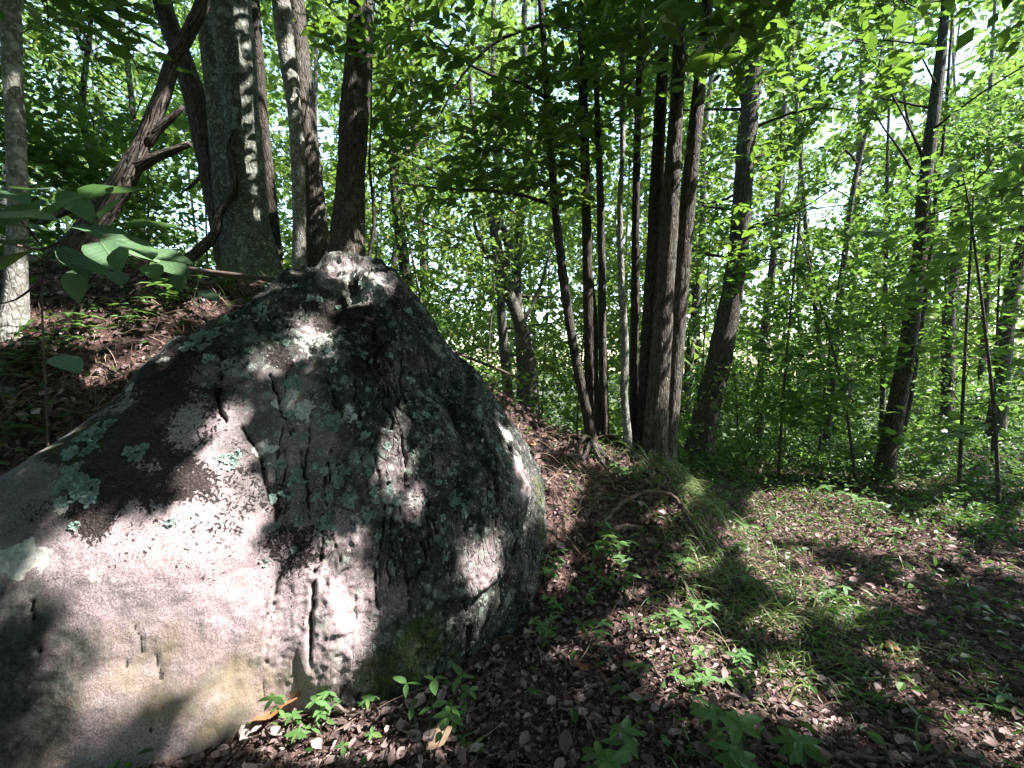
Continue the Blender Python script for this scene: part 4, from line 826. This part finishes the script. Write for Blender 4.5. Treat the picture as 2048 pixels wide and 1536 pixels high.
# ------------------------------------------------------------------ leaves close enough to pick apart
def leaf_mesh(name, mat, w, curl, fold, wavy=0., n=9, lobed=False):
    t = np.linspace(0, 1, n); hw = w * .5 * np.sin(np.clip(t, 0, 1) ** .85 * math.pi) ** .8; hw[0] = .008; hw[-1] = .004
    if lobed: hw = hw * (1 + .35 * np.sin(t * 16))
    V = []; 
    for a, b_ in zip(t, hw):
        z_ = -curl * a * a
        for s_ in (-1, -.5, 0, .5, 1): V.append((a, s_ * b_, z_ + abs(s_) * b_ * fold + wavy * math.sin(a * 13 + s_ * 2) * abs(s_)))
    Q = np.array([[r_ * 5 + c_, (r_ + 1) * 5 + c_, (r_ + 1) * 5 + c_ + 1, r_ * 5 + c_ + 1] for r_ in range(n - 1) for c_ in range(4)])
    return mesh_np(name, np.array(V), Q, None, True, mat)
LM = {k_: [leaf_mesh('leaf', M[m_], w, c_, f_, wv) for w, c_, f_, wv in var] for k_, m_, var in (
    ('big', 'canopy_big', ((.42, .10, .25, .0), (.46, .2, .15, .01), (.38, .05, .3, .01), (.44, .28, .2, .0))),
    ('shrub', 'shrub', ((.46, .12, .12, .01), (.5, .2, .2, .01), (.42, .06, .1, .015))),
    ('herb', 'herb', ((.40, .12, .2, .0), (.36, .25, .15, .01), (.44, .05, .25, .01))),
    ('fallen', 'fallen', ((.55, -.25, .5, .05), (.6, .3, .4, .06))), ('pale', 'fallen_pale', ((.7, -.12, .25, .05), (.65, .2, .4, .05))))}
def leaf_obj(kind, root, p, D, N_, L, name='leaf'):
    D = unit(np.asarray(D, float)); S_ = unit(np.cross(N_, D)); N2 = np.cross(D, S_)
    me = LM[kind][rng.integers(len(LM[kind]))]; o = bpy.data.objects.new(name, me); COL.objects.link(o)
    off = np.array(root.location) if root is not None else 0; q_ = np.asarray(p) - off
    o.parent = root
    o.matrix_basis = Matrix(((D[0] * L, S_[0] * L, N2[0] * L, q_[0]), (D[1] * L, S_[1] * L, N2[1] * L, q_[1]), (D[2] * L, S_[2] * L, N2[2] * L, q_[2]), (0, 0, 0, 1)))
    return o
def twig(bag, pts, r0, r1=.0012, sides=5):
    pts = np.array(pts); pp, rr = smooth_path(pts, np.linspace(r0, r1, len(pts)), .04); V, Fa, bk = tube(pp, rr, sides); bag.add(V, Fa, bk=bk)
# regions of broad leaved boughs: (tree, polygon-ish box in the photo, depth range, bunches)
def bough(keys, box, dr, nb, per, L, part_cap, kind='big', mat='canopy_big', hang=.35, spread=.22, anchor=True):
    store = {k_: [] for k_ in keys}; bags = {k_: Bag() for k_ in keys}
    for a in range(nb):
        u = rng.uniform(box[0], box[2]); v = rng.uniform(box[1], box[3]); d_ = rng.uniform(*dr); c_ = P(u, v, d_)
        k_ = keys[rng.integers(len(keys))]; root, pp, rr = TREES[k_]
        out = c_ - pp[np.argmin(np.abs(pp[:, 2] - c_[2]))]; out[2] = 0; out = unit(out + 1e-6); dr_ = unit(out + rng.normal(size=3) * np.array([.5, .5, .15])); st_ = c_ - dr_ * (.30 + .2 * rng.random()) - np.array([0, 0, .02])
        twig(bags[k_], [st_, (st_ + c_) / 2 + rng.normal(size=3) * .02, c_], .0035)
        sd = unit(np.cross(dr_, [0, 0, 1.0]))
        for b_ in range(per):
            f_ = (b_ + .5) / per; s_ = 1 if b_ % 2 else -1
            p_ = st_ + (c_ - st_) * f_; D = dr_ * (.55 + .5 * f_) + sd * s_ * (1.1 - .7 * f_) + rng.normal(size=3) * .18; D[2] -= hang * rng.random()
            store[k_].append((p_, D, unit(np.array([0, 0, 1.0]) + .38 * rng.normal(size=3)), L * (.65 + .55 * rng.random())))
    for k_ in keys:
        root = TREES[k_][0]; S_ = store[k_]
        if not S_: continue
        pa = np.array([q_[0] for q_ in S_]); pd_ = unit(np.array([q_[1] for q_ in S_])) * np.array([q_[3] for q_ in S_])[:, None]; ok = sun_ok(pa) & sun_ok(pa + pd_) & sun_ok(pa + pd_ * .5) & (np.linalg.norm(pa - CAM, axis=1) > 1.2)
        S_ = [q_ for q_, m_ in zip(S_, ok) if m_]; S_.sort(key=lambda q_: np.linalg.norm(q_[0] - CAM) / q_[3])
        for q_ in S_[:part_cap]: leaf_obj(kind, root, *q_)
        rest = S_[part_cap:]
        if rest:
            V, Fa, rn = leaves(np.array([q_[0] for q_ in rest]), np.array([q_[1] for q_ in rest]), np.array([q_[2] for q_ in rest]), np.array([q_[3] for q_ in rest]), .42, 'mid')
            put('small_leaves', V, Fa, M['canopy'], root, dict(rnd=rn), True, 'stuff')
        bags[k_].put('twigs', M['bark_dark'], root, 'stuff')
bough(['first', 'second', 'third'], (745, -40, 1290, 300), (3.3, 6.2), 300, 8, .145, 260)
bough(['first', 'second'], (745, 220, 1180, 420), (3.8, 6.0), 170, 8, .13, 200)
bough(['sixth', 'seventh', 'eighth'], (1150, -60, 1560, 120), (3.2, 5.0), 60, 7, .15, 150)
bough(['eighth'], (1380, 220, 1600, 330), (4.2, 5.6), 16, 7, .12, 120, 'big')
bough(['oak'], (1480, -40, 1860, 190), (3.6, 5.2), 62, 7, .16, 290, 'big')
bough(['eighth'], (1400, 330, 1620, 520), (4.6, 6.4), 26, 7, .12, 120, 'big')
bough(['spot', 'furrow'], (560, -60, 760, 90), (3.2, 4.4), 18, 6, .14, 120)
bough(['pale'], (100, -60, 330, 60), (2.0, 3.0), 16, 5, .16, 100)
bough(['furrow'], (745, 480, 900, 620), (5.5, 7.0), 18, 8, .10, 120)
bough(['seventh'], (1290, -30, 1430, 70), (1.7, 2.2), 5, 4, .17, 60)

# shrub with big blue-green leaves at the left edge
b_ = P(95, 700, 2.15); sroot = empty('big_leaved_shrub', (b_[0], b_[1], float(H(b_[0], b_[1]))), 'shrub with big blue-green leaves reaching in at the left edge over the bank', 'shrub')
bg_ = Bag(); lv = []
stems = [[(85, 640, 2.2), (88, 540, 2.1), (82, 480, 2.0)], [(82, 500, 2.05), (150, 478, 1.95), (240, 500, 1.9), (300, 530, 1.85)], [(82, 490, 2.0), (40, 440, 1.8), (-20, 410, 1.6)], [(82, 500, 2.05), (30, 490, 1.8), (-30, 480, 1.6)], [(150, 478, 1.95), (190, 440, 2.0), (230, 410, 2.0)], [(85, 560, 2.1), (30, 600, 2.1), (-20, 610, 2.0)], [(85, 600, 2.15), (180, 590, 2.2), (250, 610, 2.3)]]
base_s = np.array(sroot.location)
for s_ in stems:
    q_ = [P(*a) for a in s_]
    if s_ is stems[0]: q_ = [base_s - [0, 0, .05]] + q_
    twig(bg_, q_, .006, .002, 6)
bg_.put('stem', M['twig'], sroot)
big_l = [(140, 470, 1.95, 95, 8), (100, 480, 1.9, -80, -8), (190, 490, 1.9, 95, 14), (200, 455, 1.95, 60, -25), (250, 505, 1.85, 90, 18), (285, 520, 1.85, 70, 10), (200, 500, 1.88, 100, 30), (60, 440, 1.8, -80, 2), (20, 430, 1.7, -70, 25), (10, 470, 1.65, 100, -15), (-10, 505, 1.7, 90, 0),
    (40, 400, 1.8, 90, 5), (0, 400, 1.7, 80, 20), (170, 420, 2.0, 70, -20), (215, 405, 2.0, 75, -5), (120, 400, 2.0, 70, 35), (300, 545, 1.9, 60, 35), (320, 540, 2.0, 60, 20), (125, 510, 2.0, 80, 40), (70, 520, 2.0, -80, 30), (20, 540, 1.9, -70, 10), (150, 555, 2.1, 60, 60), (230, 560, 2.2, 55, 30), (350, 560, 2.3, 50, 50), (400, 600, 2.6, 45, 20), (110, 730, 2.3, 75, 15), (90, 455, 1.75, 85, -30), (160, 530, 2.0, 75, 20), (250, 470, 2.0, 85, -8), (-20, 445, 1.5, 110, 5)]
for (u, v, d_, lp, dn) in big_l:
    L = abs(lp) * 1.4 * d_ / F; sg = 1 if lp > 0 else -1; D = np.array([sg * math.cos(R(dn)), -.35 + .5 * rng.normal() * .6, -math.sin(R(dn)) + .02])
    leaf_obj('shrub', sroot, P(u, v - 18, d_), D, unit(np.array([.1 * rng.normal(), -.38 + .25 * rng.normal(), 1.0])), L)

# herbs and seedlings
def herb(name, label, u, v, d_, h, n_st, per, L, group, kind='herb', spread=.12, whorl=True, fixed=None):
    p_ = P(u, v, d_) if fixed is None else np.array(fixed); p_[2] = float(H(p_[0], p_[1])); root = empty(name, p_, label, 'plant', group); bag_ = Bag()
    for a in range(n_st):
        an = rng.random() * 6.283; off = np.array([math.cos(an), math.sin(an), 0]) * spread * rng.random() ** .5; hh = h * (.6 + .5 * rng.random())
        b_ = p_ + off * .4; b_[2] = float(H(b_[0], b_[1])) - .01; t_ = p_ + off * 1.6 + np.array([rng.normal() * .02, rng.normal() * .02, 0]); t_[2] = b_[2] + hh
        mid_ = (b_ + t_) / 2 + rng.normal(size=3) * .012; twig(bag_, [b_, mid_, t_], .0022, .001)
        lev = [1.0, .72, .46] if per > 4 else [1.0, .6]; an0 = rng.random() * 6
        for li, f_ in enumerate(lev):
            c_ = b_ + (t_ - b_) * f_ if f_ > .5 else b_ + (mid_ - b_) * f_ * 2; k_ = per if whorl and li == 0 else max(2, per // 2)
            for w_ in range(k_):
                aa = an0 + li + w_ * 6.283 / k_ + rng.normal() * .2; D = np.array([math.cos(aa), math.sin(aa), .15 - .35 * rng.random()])
                leaf_obj(kind, root, c_, D, unit(np.array([.2 * rng.normal(), .2 * rng.normal() - .15, 1.0])), L * (.7 + .5 * rng.random()) * (1 if li == 0 else .85))
    bag_.put('stem', M['stem'], root); return root
def gpx(u, v):
    dd = P(u, v, 1.0) - CAM; t_ = np.arange(.8, 30, .01); q_ = CAM + t_[:, None] * dd; k_ = np.where(q_[:, 2] <= H(q_[:, 0], q_[:, 1]))[0]
    k_ = k_[0] if len(k_) else len(t_) - 1; return q_[k_], float(t_[k_])
hl = [('whorled_herb', 'bright whorled leaf herb climbing against the sunlit foot of the boulder', 590, 1425, .26, 3, 5, .055), ('whorled_herb', 'low whorled herb in the sun patch right of the climbing one', 680, 1440, .12, 4, 5, .055), ('whorled_herb', 'small whorled herb left in the sun patch by the curled leaf', 610, 1470, .10, 3, 5, .05),
      ('whorled_herb', 'small pale herb at the front of the sun patch', 725, 1490, .07, 2, 4, .045), ('broad_herb', 'ragged broad leaved plant with tall thin stems right of the sun patch', 850, 1500, .26, 4, 3, .085), ('broad_herb', 'drooping leafy sprig right of the ragged plant', 915, 1455, .14, 3, 4, .06),
      ('woodland_seedling', 'leafy seedling in shade below the right foot of the boulder', 1095, 1290, .13, 4, 4, .06), ('woodland_seedling', 'tall seedling beside the boulder on the slope', 1105, 1150, .16, 3, 4, .075), ('woodland_seedling', 'spreading seedling halfway up the mound slope', 1200, 1110, .18, 4, 5, .085),
      ('woodland_seedling', 'seedling with a sunlit top leaf on the mound slope', 1245, 1125, .12, 3, 4, .06), ('woodland_seedling', 'bright small seedling under the clump on the mound top', 1205, 925, .14, 3, 4, .07), ('woodland_seedling', 'dark bushy seedling on the upper mound slope', 1270, 960, .12, 4, 5, .09),
      ('woodland_seedling', 'sprig between two sun patches at the foot of the mound', 1350, 1270, .14, 3, 4, .075), ('woodland_seedling', 'star shaped sunlit seedling right of the slope patches', 1475, 1340, .12, 2, 5, .07), ('woodland_seedling', 'low seedling in the lower slope patch', 1385, 1370, .10, 3, 4, .06),
      ('broad_herb', 'large leaved green plant cut by the bottom edge near the centre', 1235, 1560, .18, 3, 5, .09), ('broad_herb', 'long leaved plant cut by the bottom edge right of centre', 1440, 1545, .18, 4, 5, .095), ('broad_herb', 'pale long leaved plant near the bottom edge far right', 1610, 1530, .12, 2, 4, .10),
      ('woodland_seedling', 'tiny seedling in shade right of the ragged plant', 940, 1500, .05, 2, 3, .045), ('woodland_seedling', 'thin seedling on the boulder foot slope', 1110, 1230, .12, 2, 4, .06), ('woodland_seedling', 'small sprig in the middle of the shaded slope', 1180, 1210, .08, 2, 4, .05),
      ('woodland_seedling', 'upright pale seedling at the back edge of the clearing', 1665, 1010, .34, 2, 4, .11), ('woodland_seedling', 'leafy seedling at the left end of the clearing sun patch', 1480, 1110, .14, 3, 4, .07), ('woodland_seedling', 'yellowish seedling on the clearing sun patch', 1790, 1075, .12, 3, 4, .08),
      ('woodland_seedling', 'seedling clump on the right of the clearing', 1720, 1035, .2, 4, 5, .09), ('woodland_seedling', 'lone leafy sprig in the shaded path', 1655, 1190, .10, 2, 4, .07), ('woodland_seedling', 'seedling near the right edge of the path', 1985, 1250, .10, 3, 4, .07), ('woodland_seedling', 'seedling at the right edge above the lower sun patch', 2010, 1430, .08, 3, 4, .055),
      ('woodland_seedling', 'green tuft on the bank under the shrub at the left', 60, 760, .22, 4, 5, .10), ('woodland_seedling', 'dark seedling on the bank below the pale trunk', 120, 720, .2, 4, 4, .10), ('woodland_seedling', 'seedling among dead grass on the upper bank', 250, 660, .18, 4, 4, .08), ('woodland_seedling', 'seedling by the logs on top of the bank', 330, 620, .22, 3, 4, .10), ('woodland_seedling', 'leafy tuft at the lower left edge of the bank', 10, 880, .10, 3, 4, .09)]
_r = np.random.default_rng(31)
for a in range(24):
    u = _r.uniform(1100, 1520); v = _r.uniform(930, 1420)
    hl.append(('woodland_seedling', None, u, v, _r.uniform(.06, .16), 2, 4, _r.uniform(.045, .08)))
for a in range(12):
    hl.append(('woodland_seedling', None, _r.uniform(10, 380), 0, _r.uniform(.1, .22), 3, 4, _r.uniform(.06, .10)))
ns_ = nb_ = 0
srt = sorted([q_ for q_ in hl if q_[1] is None and q_[3]], key=lambda q_: q_[3]); bnk = sorted([q_ for q_ in hl if q_[1] is None and not q_[3]], key=lambda q_: q_[2])
def ordn(n): return ['first', 'second', 'third', 'fourth', 'fifth', 'sixth', 'seventh', 'eighth', 'ninth', 'tenth', 'eleventh', 'twelfth', 'thirteenth', 'fourteenth', 'fifteenth', 'sixteenth', 'seventeenth', 'eighteenth', 'nineteenth'][n] if n < 19 else ['twentieth', 'twenty-first', 'twenty-second', 'twenty-third', 'twenty-fourth', 'twenty-fifth', 'twenty-sixth', 'twenty-seventh', 'twenty-eighth', 'twenty-ninth', 'thirtieth', 'thirty-first', 'thirty-second', 'thirty-third', 'thirty-fourth', 'thirty-fifth'][n - 19]
hl = [q_ for q_ in hl if q_[1]]
hl += [(q_[0], 'small stray seedling on the mound slope, %s counted from its top down' % ordn(k_),) + q_[2:] for k_, q_ in enumerate(srt)]
hl += [(q_[0], 'green seedling on the upper left bank, %s of these from the left' % ordn(k_), q_[2], np.interp(q_[2], [0, 400], [780, 620]) - rng.uniform(0, 60)) + q_[4:] for k_, q_ in enumerate(bnk)]
for (nm, lab, u, v, h_, ns, per, L) in hl:
    q_, t_ = gpx(u, min(v, 1600)); herb(nm, lab, u, v, t_, h_, ns, per, L, 'herbs on the forest floor', fixed=q_, spread=.5 * h_)
# sapling leaves in front of the boulder's right shoulder
q_ = P(965, 830, 3.5); r_ = herb('woodland_seedling', 'heart leaved seedling beside the right shoulder of the boulder', 0, 0, 3.5, .3, 3, 4, .10, 'herbs on the forest floor', fixed=P(985, 800, 4.0)) 
# single yellow-green leaf on the bank
# dead leaves one can pick out
fl_ = [('fallen', 'long curled orange leaf against the foot of the boulder', 490, 1445, .24, 15), ('fallen', 'crumpled orange leaf under the ragged plant', 850, 1508, .12, 40), ('pale', 'pale grey torn leaf left of the sun patch', 478, 1492, .12, 80), ('pale', 'pale folded leaf in shade at the foot of the boulder', 405, 1478, .10, 100), ('fallen', 'curled tan leaf at the right foot of the boulder', 1052, 1280, .11, 60),
       ('pale', 'cream leaf lying in shade left of the big bottom plant', 1150, 1412, .07, 20), ('fallen', 'tan leaf standing in the lower mound slope', 1175, 1350, .10, 130), ('fallen', 'orange leaf lying in the shaded path', 1770, 1300, .10, 5), ('fallen', 'ochre leaf on the path near the lone sprig', 1755, 1310, .07, 170), ('pale', 'small pale leaf near the bottom edge right of the ragged plant', 935, 1512, .07, 10),
       ('fallen', 'small upright orange leaf on the mound slope', 1365, 1045, .06, 90), ('pale', 'pale curled leaf beside the bank shrub', 60, 745, .10, 80), ('fallen', 'brown leaf wedged on the right shoulder slope of the boulder', 1055, 890, .09, 30), ('pale', 'grey leaf at the right end of the path', 1900, 1330, .06, 10), ('pale', 'pale leaf in the slope shade left of the bottom plant', 1270, 1470, .07, 200)]
for (kd, lab, u, v, L, a_) in fl_:
    q_, t_ = gpx(u, v); nn = gnormal(np.array([q_[0]]), np.array([q_[1]]))[0]; o = leaf_obj(kd, None, q_ + nn * .02, [math.cos(R(a_)), math.sin(R(a_)), .1], nn + .25 * rng.normal(size=3), L, 'fallen_leaf'); tag(o, lab, 'leaf', 'dead leaves one can pick out')

# sticks on the floor
st = [('long pale root like stick arching across the mound slope', [(1205, 1055, 9), (1240, 1030, 9), (1290, 1012, 9), (1340, 1020, 8), (1380, 1060, 7), (1400, 1080, 5)]), ('short dark stick lying left of the arched stick on the slope', [(1225, 1070, 12), (1250, 1062, 13), (1285, 1066, 10)]), ('curved pale runner sweeping under the grass at the slope foot', [(1440, 1290, 4), (1500, 1310, 4), (1560, 1308, 4), (1610, 1285, 3), (1640, 1260, 3)]),
      ('thin bent twig in front of the sun patch by the boulder', [(660, 1435, 6), (730, 1432, 7), (790, 1440, 8), (850, 1445, 6), (960, 1462, 4)]), ('twig running along the front foot of the boulder', [(170, 1530, 6), (260, 1490, 6), (350, 1475, 5), (430, 1450, 4)]), ('crooked stick in the right of the path', [(1885, 1130, 9), (1915, 1150, 10), (1935, 1175, 7)]), ('pale stick beside the clearing patch on the path', [(1700, 1150, 8), (1730, 1135, 8), (1765, 1125, 5)]),
      ('long straight pole like stick near the right bottom corner', [(1840, 1300, 5), (1940, 1318, 5), (2048, 1335, 5)]), ('pale stick crossing the bottom right corner sun patch', [(1660, 1522, 9), (1800, 1528, 10), (1960, 1524, 8)]), ('upright mossy stub stick on the lower slope', [(1232, 1090, 8), (1240, 1130, 8), (1250, 1180, 8), (1255, 1220, 7)]), ('long stick pointing down the slope through the grass', [(1320, 1060, 6), (1345, 1110, 6), (1365, 1160, 6), (1380, 1210, 5)]),
      ('slanting stick by the lower slope patch', [(1290, 1330, 6), (1330, 1370, 6), (1380, 1420, 5)]), ('thin stick at the bottom left of the big plant', [(1100, 1400, 5), (1115, 1460, 5), (1130, 1520, 5)]), ('short stick in deep shade right of the boulder foot', [(1085, 1290, 6), (1130, 1325, 6), (1150, 1370, 4)]), ('straight stick beside the bottom right plant', [(1500, 1400, 5), (1600, 1440, 5), (1700, 1500, 4)]),
      ('stick lying under the clump on the left', [(1195, 965, 6), (1230, 968, 6), (1262, 950, 5)]), ('branching twig standing in the lower slope', [(1700, 1390, 3), (1712, 1350, 3), (1740, 1330, 2)]), ('thin dark twig across the path centre', [(1520, 1200, 4), (1600, 1205, 4), (1690, 1195, 3)]), ('long thin rootlet down the bank edge of the boulder', [(20, 960, 3), (120, 900, 4), (240, 790, 4)]), ('forked twig near the bottom edge centre', [(1010, 1450, 4), (1060, 1500, 4), (1075, 1536, 3)])]
for i_, (lab, px) in enumerate(st):
    q_ = []; r_ = []
    for a in px:
        g_, t_ = gpx(a[0], a[1]); q_.append(g_ + np.array([0, 0, .012 + a[2] * t_ / F / 2])); r_.append(a[2] * t_ / F / 2)
    if len(px) > 5 and 'arch' in lab:
        for a, e_ in zip((1, 2, 3, 4), (.05, .09, .09, .05)): q_[a][2] += e_
    pp, rr = smooth_path(np.array(q_), np.array(r_), .03); pp = pp + .006 * rng.normal(size=pp.shape); V, Fa, bk = tube(pp, rr, 7, None, i_, .15)
    o = bpy.data.objects.new('stick', mesh_np('stick', V - q_[0], Fa, dict(bk=bk), True, M['twig'])); COL.objects.link(o); o.location = q_[0]; tag(o, lab, 'stick', 'sticks on the forest floor')

# ------------------------------------------------------------------ uncountable floor cover
def path_d(x, y):
    cx = np.interp(y, [0, 2, 3, 4, 5, 5.8], [1.6, 2.2, 2.7, 3.0, 3.2, 4.0]); return np.abs(x - cx) / np.interp(y, [0, 3, 5, 6.2], [1.6, 1.3, 1.3, 2.4])
n = 98000
y = 1.0 + 8.5 * rng.random(n) ** 1.5; x = rng.uniform(-1, 1, n) * (y * 1.2 + .4); m_ = ~in_rock(x, y); x, y = x[m_], y[m_]; m_ = (x > -4.2); x, y = x[m_], y[m_]
n = len(x); gn = gnormal(x, y); Pz = v3(x, y, H(x, y)) + gn * (.004 + .022 * rng.random((n, 1))); D = unit(rng.normal(size=(n, 3)) * np.array([1, 1, .35])); D = D - gn * (D * gn).sum(1, keepdims=True) * .75
L = .010 + .040 * rng.random(n) ** 2.2 + .02 * (y > 4.0) * rng.random(n)
TM['dead'] = (np.array([[0, 0, 0], [.3, .5, .22], [.7, .42, .30], [1, .05, .02], [.75, -.36, .26], [.3, -.46, .05]]), np.array([[0, 1, 2, 3], [0, 3, 4, 5]]))
V, Fa, rn = leaves(Pz - D * (L / 2)[:, None], D, gn + .55 * rng.normal(size=(n, 3)), L, .18 + .55 * rng.random(n), 'dead')
o = put('leaf_litter', V, Fa, M['litter'], None, dict(rnd=rn), False, 'stuff'); tag(o, 'brown dead leaves and flakes covering the forest floor', 'leaf litter')
# larger dead leaves
_v = []; _w = [.04, .36, .5, .40, .05]
for a_ in range(5):
    for b_ in (-1, 0, 1): _v.append((a_ / 4 + (.03 if b_ else 0), b_ * _w[a_] * (1 + .12 * (a_ % 2) * b_), .22 * (a_ / 4 - .5) ** 2 * 2 + abs(b_) * _w[a_] * .42 + .03 * b_ * a_))
TM['curled'] = (np.array(_v, float), np.array([[a_ * 3 + c_, a_ * 3 + c_ + 1, a_ * 3 + c_ + 4, a_ * 3 + c_ + 3] for a_ in range(4) for c_ in range(2)]))
n = 2600; y = 1.2 + 7 * rng.random(n) ** 1.3; x = rng.uniform(-1, 1, n) * (y * 1.15); m_ = ~in_rock(x, y) & (x > -4); x, y = x[m_], y[m_]; n = len(x); gn = gnormal(x, y)
L = .03 + .055 * rng.random(n) ** 1.8; D = rng.normal(size=(n, 3)) * np.array([1, 1, .2]); V, Fa, rn = leaves(v3(x, y, H(x, y)) + gn * .03, D, gn + .4 * rng.normal(size=(n, 3)), L, .45 + .4 * rng.random(n), 'curled')
o = put('large_dead_leaves', V, Fa, M['litter'], None, dict(rnd=.25 + .72 * rn), True, 'stuff'); tag(o, 'larger curled dead leaves strewn over the litter', 'leaf litter')
# ground cover of low herbs
def scatter(n, x0, x1, y0, y1, dens):
    x = rng.uniform(x0, x1, n); y = rng.uniform(y0, y1, n); m_ = (rng.random(n) < dens(x, y)) & ~in_rock(x, y); return x[m_], y[m_]
def dens_cover(x, y):
    pd = path_d(x, y); nz = fbm(v3(x * 1.6, y * 1.6, 0), 3, 90)
    a = sst(.75, 1.25, pd + .25 * nz) * (x > 1.9) * sst(2.2, 4.5, y + (x - 3) * .6)
    b_ = sst(5.9, 6.6, y + .3 * nz); return np.clip(np.where(x > 1.5, np.maximum(a, b_), np.where(x < -1.5, .55, .05 * (y < 4.4))), 0, 1) * (.35 + .65 * sst(-.4, .4, nz)) + .05 * (x > .4) + .09 * sst(1.8, 2.6, x) * (.3 + .7 * (nz > 0))
x, y = scatter(96000, -4, 11, 1.5, 10.5, dens_cover); n = len(x); hh = .03 + .20 * rng.random(n) * sst(4, 6, y) + .05 * rng.random(n)
D = unit(rng.normal(size=(n, 3)) * np.array([1, 1, .35])); V, Fa, rn = leaves(v3(x, y, H(x, y) + hh), D, np.array([0, 0, 1.0]) + .45 * rng.normal(size=(n, 3)), .035 + .05 * rng.random(n), .5, 'mid')
o = put('ground_cover', V, Fa, M['cover'], None, dict(rnd=rn), False, 'stuff'); tag(o, 'dense low green herbs round the clearing', 'ground cover')
# grass
def dens_grass(x, y):
    e_ = np.exp(-((x - (1.55 + .12 * (4.5 - y)) - .3 * fbm(v3(x * 1.4, y * 1.4, 9), 2, 98)) / .5) ** 2) * (y > 1.9) * (y < 4.9) * sst(1.9, 2.6, y)
    return np.clip(.75 * e_ * (.3 + .7 * (fbm(v3(x * 3, y * 3, 0), 2, 95) > -.2)) + .035 * (x > .4) + .12 * (y > 4.5) * (x > 1.5), 0, 1)
x, y = scatter(70000, -.6, 7, 1.2, 8, dens_grass); n = len(x); D = v3(.55 + .5 * rng.normal(size=n), -.35 + .5 * rng.normal(size=n), .9 + .3 * rng.random(n))
V, Q, rn = strands(v3(x, y, H(x, y)), D, .12 + .26 * rng.random(n), .004 + .0035 * rng.random(n), .75 + .4 * rng.random(n)); o = put('grass', V, Q, M['grass'], None, dict(rnd=rn), True, 'stuff'); tag(o, 'long arching green grass along the foot of the mound', 'grass')
# dead grass and rootlets on the mound, at the trunk bases and along the bank
def dens_straw(x, y):
    m_ = np.exp(-((x - (.75 + .2 * (4.5 - y))) / .75) ** 2) * np.exp(-((y - 4.2) / .75) ** 2); c_ = .5 * np.exp(-((x - 1.62) / .3) ** 2) * (y > 3.2) * (y < 4.8)
    l_ = (x < -1.3) * np.exp(-((y - np.interp(x, [-3.2, -2.44, -1.9, -1.4], [2.2, 2.85, 3.45, 3.9])) / .28) ** 2); nz = fbm(v3(x * 2.6, y * 2.6, 3), 3, 97); return np.clip((.75 * m_ + c_) * sst(-.35, .35, nz) + .9 * l_ + .05, 0, 1)
x, y = scatter(26000, -3.6, 3.2, 1.4, 5.2, dens_straw); n = len(x); gn = gnormal(x, y); dn = gn * np.array([1, 1, 0]) * 1.3; dn[x < -1.2] *= .4
D = dn * .7 + rng.normal(size=(n, 3)) * np.array([1.2, 1.0, .32]) + gn * .35; D[x < -1.2, 0] += .9
V, Q, rn = strands(v3(x, y, H(x, y)) + gn * .01, D, .12 + .28 * rng.random(n), .0018 + .002 * rng.random(n), .3 + .5 * rng.random(n)); o = put('dead_grass', V, Q, M['straw'], None, dict(rnd=rn), True, 'stuff'); tag(o, 'pale dead grass and rootlets trailing over mound and bank', 'dead grass')
n = 1500; y = rng.uniform(2.6, 4.8, n); x = 1.4 + .36 * rng.normal(size=n) + .1 * (4.5 - y); m_ = vnoise(v3(x * 4, y * 4, 1), 44) > .22; x, y = x[m_], y[m_]; n = len(x); gn = gnormal(x, y); D = v3(.7 + .7 * rng.normal(size=n), -.5 + .7 * rng.normal(size=n), .2 + .7 * rng.random(n))
V, Q, rn = strands(v3(x, y, H(x, y)) + gn * .02, D, .25 + .4 * rng.random(n), .0022 + .002 * rng.random(n), .75 + .35 * rng.random(n)); o = put('spilling_grass', V, Q, M['grass'], None, dict(rnd=.2 + .8 * rn), True, 'stuff'); tag(o, 'long pale and green grass spilling down the right edge of the mound', 'grass')
# upright wisps in front of the trunks above the boulder
n = 420; u = rng.uniform(430, 600, n); q_ = np.array([P(a, 565, 3.9) for a in u]); q_[:, 1] += rng.normal(size=n) * .25; q_[:, 2] = H(q_[:, 0], q_[:, 1])
V, Q, rn = strands(q_, np.array([0, 0, 1.0]) + .35 * rng.normal(size=(n, 3)), .15 + .4 * rng.random(n), .0016, .3 + .4 * rng.random(n)); o = put('dead_grass', V, Q, M['grass'], None, dict(rnd=rn), True, 'stuff'); tag(o, 'wispy tall grass at the foot of the thick spotted trunk', 'grass')
n = 260; c_ = rng.integers(0, 3, n); bu = np.array([1200, 1280, 1350])[c_] + rng.normal(size=n) * 18; q_ = np.array([P(a, 900, 4.3) for a in bu]); q_[:, 1] += rng.normal(size=n) * .12; q_[:, 2] = H(q_[:, 0], q_[:, 1])
V, Q, rn = strands(q_, np.array([0, 0, 1.0]) + .5 * rng.normal(size=(n, 3)), .1 + .25 * rng.random(n), .0018, .5 + .5 * rng.random(n)); o = put('grass', V, Q, M['grass'], None, dict(rnd=rn), True, 'stuff'); tag(o, 'grass tufts round the bases of the stem clump', 'grass')
